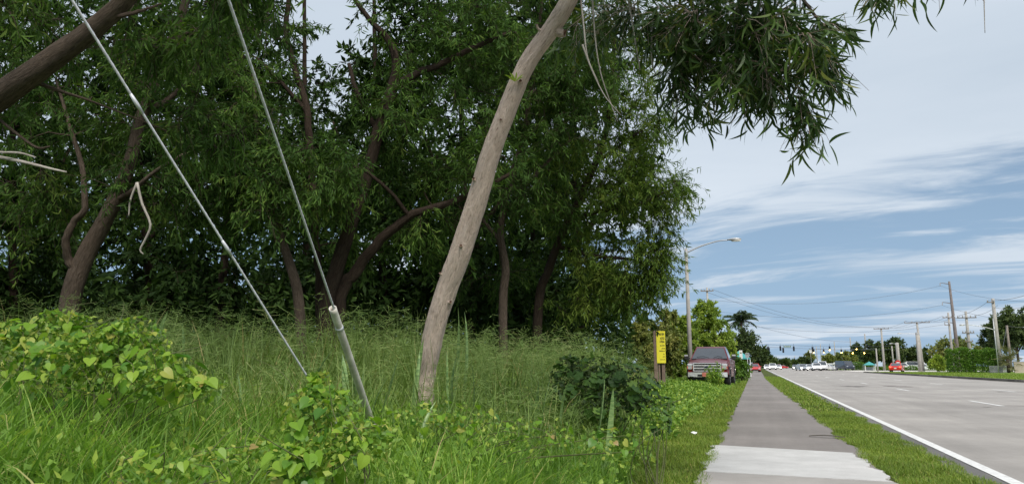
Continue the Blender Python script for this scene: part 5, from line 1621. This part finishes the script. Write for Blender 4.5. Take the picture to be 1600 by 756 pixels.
tops = {}
_, tops['behind'] = pole('pole top showing above the lime tree', 1110, 108, 449, .20, .13, arms=((.5, .9, .9),))
_, tops['t1'] = pole('concrete pole with a single crossarm left of the round trees', 1381.5, 176, 512.5, .27, .17, arms=((.15, 1.5, 1.5),))
_, tops['t2'] = pole('concrete pole with a wide crossarm beside the twin pole', 1442.5, 152, 502.5, .25, .16, arms=((.15, 2.1, 2.1),), lean_px=-4)
_, tops['steel'] = pole('tallest dark steel transmission pole above the hedge', 1499, 172, 439, .42, .20, 'pole_rust', arms=(), lean_px=-3)
_, tops['p4'] = pole('concrete pole left of the tall steel pole', 1489.5, 150, 488, .24, .15, arms=((.9, 1.0, 1.0), (2.2, .8, .1)), z0=.1)
_, tops['p5'] = pole('concrete pole rising through the clipped hedge', 1517.5, 118, 486, .27, .15, arms=((.9, 1.2, 1.2), (3.0, .75, .75), (4.2, .5, .5)), z0=.1)
_, tops['p6'] = pole('nearest concrete pole with a lamp arm before the dark tree', 1562.5, 112, 466, .30, .19, arms=((.5, .8, .1),), z0=.1)
_, tops['p7'] = pole('short wooden pole propped behind the hedge by the dark tree', 1580, 128, 508, .20, .14, 'pole_wood')
for lab, px, Y, tp, r in (('concrete pole behind the lit amber signals', 1355, 215, 521, .24), ('concrete pole left of the lit amber signals', 1331.5, 250, 527, .24), ('concrete pole between the first lit signals', 1306, 280, 533.5, .24), ('slim far pole left of the white vans', 1284, 300, 537, .22), ('slim pale pole beside the silver car', 1277.5, 305, 541, .22), ('farthest pole on the right of the road', 1242.5, 420, 556, .26), ('thin pole behind the red saloon', 1413, 205, 545, .14)):
    pole(lab, px, Y, tp, r, r * .6)
pole('stout grey pole top left of the twin pole', 1404.5, 188, 535, .42, .34, group=None)
pole('thin pole by the parked cars', 1457, 205, 549, .13, .09)
# steel pole davits with insulators
st_o = [q for q in COL.objects if q.get('label', '').startswith('tallest dark steel')][0]
for dz in (0.6, 4.6, 8.6, 12.6):
    H = tops['steel'][2]
    z = H - dz; xx = (tops['steel'][0] - st_o.location.x) * z / H
    m = MB(); m.tube(np.array([[xx, 0, z], [xx - 1.0, 0, z + .25], [xx - 1.7, 0, z + .35]]), [.09, .07, .05], 6); d_ = m.build('davit', M['pole_rust'], st_o)
    m = MB(); m.tube(np.array([[xx - 1.7, 0, z + .35], [xx - 1.7, 0, z + .1], [xx - 1.7, 0, z - .35]]), [.06, .10, .05], 6); m.build('insulator', M['insul'], d_)
# twin pole: shorter stout pole with the luminaire
street_lamp('twin short stout lamp pole with an arm reaching left', 1437.5, 146, 519, -2.4, .1, .33, .27, z0=0.0)
# luminaire arm on the nearest pole
street_lamp('slim lamp bracket reaching left from the nearest right pole', 1559.5, 110.5, 497, -3.2, .65, .06, .05, mat='alu', zarm=(zat(1560, 516, 110.5)), z0=.1)
street_lamp('small white street lamp before the round trees', 1404.8, 183, 536, -.9, .2, .10, .08, z0=0)
# prop strut of the short pole
# ------------------------------------------------------------------ power lines
def lines(label, sets, r=0.02):
    o = empty('power_line', sets[0][0]); tag(o, label, 'power line', 'power lines over the junction')
    base = np.array(sets[0][0])
    for a, b, sag in sets:
        a, b = np.array(a, float), np.array(b, float); t = np.linspace(0, 1, 24)
        c = a + (b - a) * t[:, None]; c[:, 2] -= sag * 4 * t * (1 - t)
        m = MB(); m.tube(c - base, np.full(24, r), 4); m.build('cable', M['cable'], o, None, True)
    return o


def off(k, dx=0, dz=0, dy=0): return tops[k] + np.array([dx, dy, dz])


lines('lines sagging between the pole above the lime tree and the single crossarm pole', [(off('behind', dx, -.3 - .0), off('t1', dx * 1.4, .2), 1.6) for dx in (-.8, .8)] + [(off('behind', 0, -3.2), off('t1', 0, -2.6), 1.8)])
lines('lines between the two crossarm poles on the right', [(off('t1', dx, .2), off('t2', dx * 1.3, .2), .6) for dx in (-1.3, 0, 1.3)])
lines('lines from the wide crossarm pole to the pole by the steel pole', [(off('t2', dx, .2), off('p4', dx * .5, -.6), .6) for dx in (-1.9, 0, 1.9)])
lines('high transmission lines running left from the steel pole', [(off('steel', -1.7, -dz - .25 + .0), np.array([xat(1095, 150), 150, zat(1095, py, 150)]), 2.2) for dz, py in ((.6, 466), (4.6, 482), (8.6, 495))], .022)
lines('high transmission lines running right from the steel pole', [(off('steel', -1.7, -dz - .25), np.array([xat(1680, 130), 130, zat(1680, py, 130)]), 1.2) for dz, py in ((.6, 470), (4.6, 500))], .022)
lines('lines rising from the nearest right pole out of the picture', [(off('p6', -.6, -.2), np.array([xat(1670, 70), 70, zat(1670, 440, 70)]), .5), (off('p6', .1, -1.2), np.array([xat(1670, 70), 70, zat(1670, 462, 70)]), .5)])
lines('lines between the hedge pole and the nearest right pole', [(off('p5', dx, -.6), off('p6', dx * .5, -.3 - i * .6), .3) for i, dx in enumerate((-1.0, 1.0))])
lines('stay lines from the nearest right pole to the short wooden pole', [(off('p7', 0, -.1), off('p6', 0, -8.5), .02), (off('p7', 0, -.1), np.array([xat(1640, 128), 128, zat(1640, 512, 128)]), .1)], .022)
lines('line from the pole by the steel pole to the hedge pole', [(off('p4', .8, -.6), off('p5', -.8, -.6), .4)])

# ================================================================== TRAFFIC SIGNALS ON SPAN WIRES
_, tops['sl'] = pole('signal span pole hidden by the dark tree at the path', 1181, 165, 536, .22, .15, group='span poles of the traffic signals')
_, tops['sr'] = pole('signal span pole at the far right corner of the junction', 1396, 200, 540, .22, .15, group='span poles of the traffic signals')
_, tops['sm'] = pole('signal span pole at the near right corner of the junction', 1371, 150, 544, .16, .11, group='span poles of the traffic signals')


def signal(label, px, py, Y, size=1.05, lit=None, kind=3):
    x = xat(px, Y); z = zat(px, py, Y)
    o = empty('traffic_signal', (x, Y, z)); tag(o, label, 'traffic signal', 'traffic signals hanging over the junction')
    h = size
    MB().box((0, 0, 0), (.36, .22, h), .04).build('housing', M['black_plastic'], o)
    m = MB(); m.tube(np.array([[0, 0, h / 2], [0, 0, h / 2 + .55]]), .03, 6); m.build('hanger', M['black_plastic'], o)
    for i in range(3):
        zc = h / 2 - h / 6 - i * h / 3
        m = MB(); m.prism([(.125 * math.cos(a), zc + .125 * math.sin(a)) for a in np.arange(14) / 14 * 2 * PI], 'y', -.135, -.105)
        ln = m.build('lens', M['signal_yellow_glow'] if lit == i else M['car_dark'], o)
        P, R = np.array([[.14 * math.cos(a), -.13 - yy, zc + .14 * math.sin(a)] for yy in (0, .22) for a in np.linspace(-.1, PI + .1, 10)]), None
        m = MB(); m.raw(P, q=[[i2, i2 + 1, 11 + i2, 10 + i2] for i2 in range(9)]); m.build('visor', M['black_plastic'], ln)
    return o


for lab, px, py, Y, lit in (('dark signal head tucked against the dark tree', 1201.5, 545, 168, None), ('lower dark signal head tucked against the dark tree', 1203, 546.5, 166, None), ('dark signal head left of the street name plate', 1221, 544, 168, None), ('dark signal head hanging lower under the street name plate', 1225.3, 547, 167, None),
                          ('dark signal head right of the street name plate', 1242, 544.5, 168, None), ('black signal head above the first lit one', 1271.2, 545, 186, None),
                          ('first lit amber signal counted from the road', 1273, 548.5, 184, 2), ('lit signal above the white van', 1288.6, 548.5, 190, 2), ('largest lit signal hanging highest over the road', 1298.3, 544, 178, 2), ('lit signal right of the largest one', 1316.3, 548.5, 190, 2),
                          ('lit amber signal at the left of the corner group', 1333.8, 549, 180, 2), ('lit amber signal at the top of the corner group', 1340.2, 543, 178, 2), ('lit amber signal at the right of the corner group', 1352, 549, 180, 2)):
    signal(lab, px, py, Y, 1.0, lit)
lines('upper span wire carrying the dark signals', [(off('sl', 0, -.05), np.array([xat(1340, 180), 180, zat(1340, 540.5, 180)]), .25), (np.array([xat(1340, 180), 180, zat(1340, 540.5, 180)]), off('sr'), .1)], .022)
lines('lower span wire carrying the dark signals', [(off('sl', 0, -.6), np.array([xat(1350, 178), 178, zat(1350, 545.5, 178)]), .2), (np.array([xat(1350, 178), 178, zat(1350, 545.5, 178)]), off('sr', 0, -.8), .1)], .025)
lines('span wire carrying the lit signals', [(off('sm', 0, 0), np.array([xat(1265, 188), 188, zat(1265, 544, 188)]), .3)], .025)
x = xat(1232, 167.5)
o = empty('street_name_sign', (x, 167.5, zat(1232, 541, 167.5))); tag(o, 'green street name plate hanging between the dark signals', 'sign')
MB().box((0, 0, 0), (1.45, .03, .36), .01).build('plate', M['sign_green'], o)
for i in range(7): MB().box((-.54 + i * .18, -.019, rng.uniform(-.02, .02)), (.09, .006, .16)).build('letter', M['white_sheet'], o)
for s in (-1, 1):
    m = MB(); m.tube(np.array([[s * .5, 0, .15], [s * .5, 0, .42]]), .02, 5); m.build('hanger', M['galv'], o)


# ================================================================== CARS
def car(label, x, y, rz, paint, style='sedan', lights=None, z=0.008, group='cars at the junction'):
    """front faces local -Y"""
    o = empty('car', (x, y, z), rz); tag(o, label, 'car', group)
    if style == 'sedan':
        L_, W_, prof = 4.6, .90, [(0, .45), (.02, .62), (.25, .74), (1.35, .90), (3.75, .95), (4.5, .90), (4.6, .70), (4.58, .36), (4.2, .28), (.25, .26), (.02, .34)]
        cab = [(1.15, .90, .84), (1.95, 1.40, .64), (3.05, 1.42, .64), (3.95, .95, .82)]
    elif style == 'suv':
        L_, W_, prof = 4.7, .95, [(0, .5), (.02, .82), (.2, .96), (1.2, 1.08), (4.6, 1.12), (4.7, .9), (4.68, .45), (4.3, .34), (.25, .34), (.02, .4)]
        cab = [(1.05, 1.08, .90), (1.75, 1.66, .72), (4.1, 1.70, .72), (4.6, 1.12, .88)]
    else:
        L_, W_, prof = 5.4, 1.0, [(0, .5), (.02, .95), (.3, 1.08), (.9, 1.15), (5.3, 1.2), (5.4, 1.1), (5.4, .5), (5.0, .38), (.25, .38), (.02, .42)]
        cab = [(.55, 1.12, .96), (1.25, 2.05, .86), (5.2, 2.12, .86), (5.38, 1.2, .95)]
    n = len(prof)
    P = [(s * W_ * (.97 if b > .7 else 1) * (0.93 if (a < .1 or a > L_ - .05) else 1), a, b) for s in (-1, 1) for a, b in prof]
    m = MB(); m.raw(P, q=[[i, n + i, n + (i + 1) % n, (i + 1) % n] for i in range(n)], p=[list(range(n)), list(range(2 * n - 1, n - 1, -1))]); m.build('body', M[paint], o)
    P = [(s * w, a, b) for s in (-1, 1) for a, b, w in cab]
    m = MB(); m.raw(P, q=[[0, 4, 5, 1], [1, 5, 6, 2], [2, 6, 7, 3]], p=[[0, 1, 2, 3], [7, 6, 5, 4]]); cb = m.build('cabin', M[paint], o)

    def quad(nm, pts):
        pts = np.array(pts, float); c = pts.mean(0); nn = np.cross(pts[1] - pts[0], pts[2] - pts[0]); nn /= np.linalg.norm(nn)
        cen = np.array([0, (cab[1][0] + cab[2][0]) / 2, 1.1])
        if np.dot(nn, c - cen) < 0: nn = -nn
        m = MB(); m.raw(c + (pts - c) * .86 + nn * .006, q=[[0, 1, 2, 3]]); m.build(nm, M['dark_glass'], o)
    A, B, C_, D_ = [(w, a, b) for a, b, w in cab]
    mx = lambda p: (-p[0], p[1], p[2])
    quad('windscreen', [mx(A), A, B, mx(B)]); quad('rear_window', [mx(C_), C_, D_, mx(D_)])
    quad('side_window', [A, B, C_, D_]); quad('side_window', [mx(A), mx(B), mx(C_), mx(D_)])
    for s in (-1, 1):
        zf = prof[1][1] - .08
        MB().box((s * W_ * .70, -.005, zf), (.32, .06, .15), .02).build('headlight', M['headlight_glow'] if lights == 'front' else M['head_glass'], o)
        MB().box((s * W_ * .74, L_ - .02, .80 if style == 'sedan' else .98), (.30, .06, .16), .02).build('tail_lamp', M['tail_glow'] if lights == 'rear' else M['car_red'], o)
        MB().box((s * (W_ + .08), cab[0][0] + .35, cab[0][1] + .05), (.16, .10, .12), .02).build('mirror', M[paint], o)
        for yy in (.82, L_ - .95): wheel_parts(o, (s * (W_ - .12), yy, .32), .32, .2, s, detail=False)
    MB().box((0, -.012, .40), (1.1, .03, .14), .01).build('grille', M['black_plastic'], o)
    MB().box((0, L_ + .006, .62), (.34, .012, .16)).build('licence_plate', M['white_sheet'], o)
    return o


G = 'cars at the junction'
for lab, px, Y, st, pt in (('white car with headlights on nearest the verge', 1199, 215, 'sedan', 'car_white'), ('white suv with headlights on in the next lane', 1207.5, 205, 'suv', 'car_white'), ('white car with headlights on third from the verge', 1216, 225, 'sedan', 'car_white')):
    car(lab, xat(px, Y), Y, 0, pt, st, 'front')
car('silver car with headlights on in the middle of the road', xat(1257, 172), 172, math.radians(12), 'car_silver', 'sedan', 'front')
car('dark car behind the silver car', xat(1243.5, 235), 235, 0, 'car_dark', 'sedan', 'front')
car('white car close behind the white van', xat(1267.5, 190), 190, math.radians(8), 'car_white', 'sedan', 'front')
car('white suv with headlights on at the right of the queue', xat(1277, 172), 172, 0, 'car_white', 'suv', 'front')
car('white van at the end of the queue by the far corner', xat(1287, 185), 185, math.radians(10), 'car_white', 'van')
car('far red car crossing behind the white headlights', xat(1232, 320), 320, math.radians(80), 'car_red', 'sedan')
car('second far red car crossing the junction', xat(1226, 330), 330, math.radians(80), 'car_red', 'suv')
car('red car parked beside the path at its far end', xat(1180, 130), 130, math.radians(4), 'car_red', 'sedan', z=.0)
car('red saloon seen from behind turning into the side road', xat(1403, 131), 131, PI + math.radians(-14), 'car_red', 'sedan', 'rear', z=.05)
for lab, px, Y, st, pt, a in (('white parked car right of the twin pole', 1461, 200, 'sedan', 'car_white', 1.3), ('white parked suv left of the twin pole', 1429, 196, 'suv', 'car_white', 1.4), ('silver parked car between the twin pole and the hedge', 1474, 204, 'sedan', 'car_silver', 1.2), ('white parked van behind the low hedge', 1452, 208, 'van', 'car_white', 1.5)):
    car(lab, xat(px, Y), Y, a, pt, st, None, z=.0, group='cars parked beyond the side road')
car('dark blue van in front of the pale shop roof', xat(1329, 178), 178, math.radians(20), 'car_dark', 'van', None, z=.05)
car('white car turning at the far corner left of the dark van', xat(1309, 186), 186, math.radians(60), 'car_white', 'sedan', None, z=.05)

# ================================================================== FAR RIGHT SIDE
def hedge(label, px0, px1, Y, top_py, depth, n, z0=.12, size=.16):
    x0, x1 = xat(px0, Y), xat(px1, Y); H = zat((px0 + px1) / 2, top_py, Y) - z0
    o = empty('hedge', ((x0 + x1) / 2, Y, z0)); tag(o, label, 'hedge', 'hedges across the road')
    w = x1 - x0
    u = rng.random((n, 3)); f = rng.integers(0, 4, n)
    P = np.stack([(u[:, 0] - .5) * w, (u[:, 1] - .5) * depth, u[:, 2] * H], -1)
    P[f == 0, 1] = -depth / 2; P[f == 1, 2] = H; P[f == 2, 0] = np.sign(u[f == 2, 0] - .5) * w / 2; P[f == 3, 1] = -depth / 2
    P += rng.normal(size=(n, 3)) * .10
    P[:, 2] += (.14 * np.sin(P[:, 0] * 1.9) + .08 * np.sin(P[:, 0] * 4.7)) * (P[:, 2] > H * .6)
    V, T = card_arrays(P, unit(rng.normal(size=(n, 3)) + np.array([0, -.4, .3])), rng.uniform(size, size * 1.8, n), rng.uniform(size * .5, size, n))
    link('foliage', make_mesh('foliage', V, None, T, {'rnd': np.repeat(np.clip(rng.normal(.5, .22, n), 0, 1), 4)}), M['hedge'], o)
    m = MB()
    for i in range(int(w / .8) + 1):
        xx = -w / 2 + .3 + i * .8
        m = MB(); m.tube(np.array([[xx, 0, -.1], [xx + .05, 0, H * .5], [xx, .1, H * .9]]), [.05, .04, .02], 5); m.build('stem', M['bark_dark'], o)
    return o


hedge('bright clipped hedge left of the pole that rises through it', 1483, 1514, 113, 547, 2.2, 4200)
hedge('bright clipped hedge right of the pole that rises through it', 1520, 1557, 113, 548, 2.2, 4600)
hedge('low dark hedge behind the red saloon', 1363, 1399, 178, 573.5, 1.5, 1800, .05)
hedge('low dark hedge right of the red saloon', 1407, 1432, 178, 573.5, 1.5, 1300, .05)
hedge('clipped hedge under the pale shop roof', 1312, 1356, 192, 567, 2.0, 2400, .05)
# fence with bars
fy = 111.5
fx0, fx1 = xat(1546, fy), xat(1572, fy)
o = empty('metal_fence', (fx0, fy, .13)); tag(o, 'short grey bar fence between the hedge and the palmetto', 'fence')
zt = zat(1558, 571, fy) - .13
nb = 16
for i in range(nb):
    MB().box(((fx1 - fx0) * i / (nb - 1), 0, zt / 2), (.05, .04, zt)).build('bar', M['fence'], o)
for zz in (.2, zt - .1): MB().box(((fx1 - fx0) / 2, .035, zz), (fx1 - fx0, .03, .06)).build('rail', M['fence'], o)
# beige wall
wx0, wx1 = xat(1584, 111), xat(1720, 111)
o = empty('garden_wall', (wx0, 111, .12)); tag(o, 'plain beige rendered wall at the right edge', 'wall')
hw_ = zat(1590, 566, 111) - .12
MB().box(((wx1 - wx0) / 2, 0, hw_ / 2), (wx1 - wx0, .25, hw_), .02).build('panel', M['beige'], o)
MB().box(((wx1 - wx0) / 2, 0, hw_ + .05), (wx1 - wx0 + .1, .34, .10), .02).build('coping', M['beige'], o)


def palmetto(label, px, Y, top_py, rad):
    x = xat(px, Y); H = zat(px, top_py, Y) - .12
    o = empty('palmetto', (x, Y, .12)); tag(o, label, 'palm shrub')
    m = MB(); m.tube(np.array([[0, 0, -.1], [0, 0, H * .7]]), [.22, .18], 8); m.build('trunk', M['bark_mid'], o, None, True, True)
    for i in range(34):
        az = i * 2.4; el = rng.uniform(-.7, 1.3); d = np.array([math.cos(az) * math.cos(el), math.sin(az) * math.cos(el), math.sin(el)])
        c = np.array([0, 0, H * rng.uniform(.3, .72)]) + d * rad * rng.uniform(.35, .7)
        k = 16; a = np.linspace(-1.7, 1.7, k); s = unit(np.cross(d, [0, 0, 1.0]) + 1e-6); u = np.cross(s, d)
        D = unit(d * np.cos(a)[:, None] + s * np.sin(a)[:, None] + np.array([0, 0, -.25]))
        V, T = card_arrays(np.repeat(c[None], k, 0), D, np.full(k, rad * .5), np.full(k, .07))
        link('fan_leaf', make_mesh('fan_leaf', V, None, T, {'rnd': np.repeat(rng.random(k), 4)}), M['palmetto'], o)
    return o


palmetto('shaggy olive palmetto between the hedge and the beige wall', 1575, 112, 546, 1.9)

G_R = 'trees across the road'
far_tree('big dark spreading tree at the right edge behind the wall', 1592, 142, 478, 48, 'bush_dark', n=110, leaves=130, low=.28, size=.34, group=G_R)
far_tree('dark tree lobe left of the big spreading tree', 1556, 150, 497, 22, 'bush_dark', n=50, leaves=110, low=.3, size=.32, group=G_R)
far_tree('sparse brownish tree between the poles and the hedge', 1475, 165, 527, 22, 'bush_olive', n=44, leaves=55, low=.3, group=G_R, size=.35)
far_tree('sparse tree behind the tall steel pole', 1510, 180, 524, 24, 'bush_olive', n=44, leaves=60, low=.3, group=G_R, size=.38)
far_tree('small rounded shrub left of the bright hedge', 1466, 150, 556, 12, 'bush_lime', 'bush', n=26, leaves=70, low=.05, group=G_R, cat='bush')
far_tree('round dense tree left of the single crossarm pole', 1366, 200, 533, 22, 'bush_dark', n=60, leaves=110, low=.18, group=G_R, size=.42)
far_tree('tallest round dense tree right of the single crossarm pole', 1394, 205, 527, 24, 'bush_dark', n=64, leaves=110, low=.15, group=G_R, size=.42)
far_tree('round dense tree behind the twin pole', 1425, 210, 540, 20, 'bush_dark', n=50, leaves=100, low=.2, group=G_R, size=.42)
far_tree('dense tree right of the twin pole', 1449, 214, 541, 14, 'bush_dark', n=40, leaves=90, low=.2, group=G_R, size=.42)
far_tree('flat-topped tree behind the corner signals', 1341, 240, 537, 12, 'bush_dark', n=40, leaves=80, low=.35, group=G_R, size=.45)
far_tree('olive tree behind the lit signals', 1322, 230, 549, 22, 'bush_olive', n=44, leaves=90, low=.1, group=G_R, size=.45)
far_tree('yellowish tree above the white van', 1300, 245, 551, 18, 'bush_olive', n=40, leaves=80, low=.1, group=G_R, size=.5)
far_tree('dark tree mass behind the silver car', 1258, 262, 557, 15, 'bush_dark', n=40, leaves=90, low=.05, group=G_R, size=.5)
far_tree('thin tall tree behind the slim poles', 1268, 275, 546, 9, 'bush_olive', n=26, leaves=50, low=.3, group=G_R, size=.5)
for lab, px, Y, tp, hwp in (('distant tree left of the vanishing road', 1216, 420, 566, 8), ('distant dark tree over the vanishing lanes', 1224, 400, 563, 9), ('small distant tree left of the farthest pole', 1234, 430, 566, 9), ('distant tree right of the farthest pole', 1246, 410, 564, 10), ('distant tree above the path end', 1192, 380, 563, 9), ('distant tree behind the white headlights', 1206, 520, 568, 9)):
    far_tree(lab, px, Y, tp, hwp, 'bush_dark', n=22, leaves=60, low=.05, group='distant trees at the end of the road')
# trees beyond the hedge line filling the right horizon
for lab, px, Y, tp, hwp in (('dark tree beyond the parked cars', 1470, 240, 549, 26), ('far dark tree beyond the hedge', 1505, 235, 545, 30), ('far dark tree beyond the bar fence', 1548, 230, 540, 30), ('low dark tree behind the round dense trees', 1410, 250, 552, 30), ('low dark tree behind the corner signals', 1350, 270, 557, 22)):
    far_tree(lab, px, Y, tp, hwp, 'bush_dark', n=44, leaves=100, low=.02, group=G_R, size=.5)


def shop(label, px0, px1, Y, top_py, z0=0.0):
    x0, x1 = xat(px0, Y), xat(px1, Y); H = zat(px0, top_py, Y) - z0; w = x1 - x0
    o = empty('shop_building', ((x0 + x1) / 2, Y, z0)); tag(o, label, 'building')
    MB().box((0, 3, H * .42), (w, 6, H * .84)).build('wall', M['wall_pale'], o)
    m = MB(); m.prism([(-w / 2 - .5, H * .80), (w / 2 + .5, H * .80), (w / 2 + .3, H * .94), (-w / 2, H)], 'y', -.8, 7); m.build('roof', M['roof_pale'], o)
    k = max(3, int(w / 2.2))
    for i in range(k):
        xx = -w / 2 + w * (i + .5) / k
        f = MB().box((xx, -.03, H * .38), (w / k * .72, .05, H * .46), .01).build('window', M['fence'], o)
        MB().box((xx, -.062, H * .38), (w / k * .62, .01, H * .40)).build('pane', M['dark_glass'], f)
    for i in range(3):
        MB().box((-w / 2 + w * (i + .02) / 2.05, -.6, H * .40), (.16, .16, H * .80)).build('pillar', M['white_sheet'], o)
    return o


shop('low pale shop with a white roof behind the clipped hedge', 1308, 1348, 205, 565.5)
shop('small shop with a pale roof behind the white van', 1290, 1304, 215, 567)

# teal kiosk
kx, ky = xat(1358.5, 172), 172.0
o = empty('kiosk', (kx, ky, .05)); tag(o, 'small teal-roofed kiosk beside the clipped hedge', 'kiosk')
Hk = zat(1358, 570, ky) - .05; wk = 1.15
for sx_ in (-1, 1):
    for sy_ in (-1, 1): MB().box((sx_ * wk * .8, sy_ * wk * .8, Hk * .5), (.12, .12, Hk)).build('post', M['white_sheet'], o)
MB().box((0, .3, Hk * .35), (wk * 1.4, .06, Hk * .6)).build('panel', M['fence'], o)
m = MB(); m.raw([(-wk, -wk, Hk), (wk, -wk, Hk), (wk, wk, Hk), (-wk, wk, Hk), (0, 0, Hk + .75)], t=[[0, 1, 4], [1, 2, 4], [2, 3, 4], [3, 0, 4]], q=[[3, 2, 1, 0]]); m.build('roof', M['teal'], o)
small_sign('white square sign on a pole left of the lit signals', 1268, 250, 546, 551, 4, 'white_sheet')


def stop_sign():
    Y = 150.0; px = 1403.5
    x = xat(px, Y); z = zat(px, 566.5, Y)
    o = empty('stop_sign', (x, Y, .05)); tag(o, 'red octagonal sign above the red saloon', 'sign')
    m = MB(); m.tube(np.array([[0, .04, -.1], [0, .04, z + .3]]), .04, 6); m.build('post', M['galv'], o)
    m = MB(); m.prism([(.46 * math.cos(a), z + .46 * math.sin(a)) for a in (np.arange(8) + .5) / 8 * 2 * PI], 'y', -.02, .0); m.build('panel', M['car_red'], o)
    m = MB(); m.box((0, -.028, z), (.5, .006, .16)); m.build('lettering', M['white_sheet'], o)


stop_sign()

# ================================================================== SMALL THINGS ON THE PATH
M['bark_dry'] = plain('dry_frond', (0.055, 0.045, 0.035), 0.9, 0, 0.3, 20)
p = ground_hit(1083, 676, .04)
m = MB(); a = np.linspace(0, 2 * PI, 9, endpoint=False)
V = np.array([[.055 * math.cos(t) * (1 + .3 * math.sin(3 * t)), .04 * math.sin(t), .012 * math.sin(2 * t) + .01] for t in a]); V = np.vstack([V, [[0, 0, .035]]])
m.raw(V, t=[[i, (i + 1) % 9, 9] for i in range(9)])
o = m.build('paper_scrap', M['white_sheet'], None, (p[0], p[1], float(gz(p[0], p[1])) + .03)); tag(o, 'crumpled white paper scrap in the turf left of the path', 'litter')
a0, a1 = ground_hit(1264, 684), ground_hit(1322, 687)
n = 16; t = np.linspace(0, 1, n)
ax = a0 + (a1 - a0) * t[:, None]; ax[:, 2] = .024 + .018 * np.sin(PI * t); ax[:, 1] += .04 * np.sin(PI * t)
wv = .028 * np.sin(PI * (.05 + .9 * t)) ** .6
V = np.stack([ax + np.array([0, 1, 0]) * wv[:, None], ax + np.array([0, 0, .012]), ax - np.array([0, 1, 0]) * wv[:, None]], 1).reshape(-1, 3)
idx = np.arange(n * 3).reshape(n, 3)
o = link('dry_frond', make_mesh('dry_frond', V, np.stack([idx[:-1, :-1], idx[:-1, 1:], idx[1:, 1:], idx[1:, :-1]], -1).reshape(-1, 4)), M['bark_dry']); tag(o, 'dark dry frond lying across the right edge of the path', 'dry leaf')
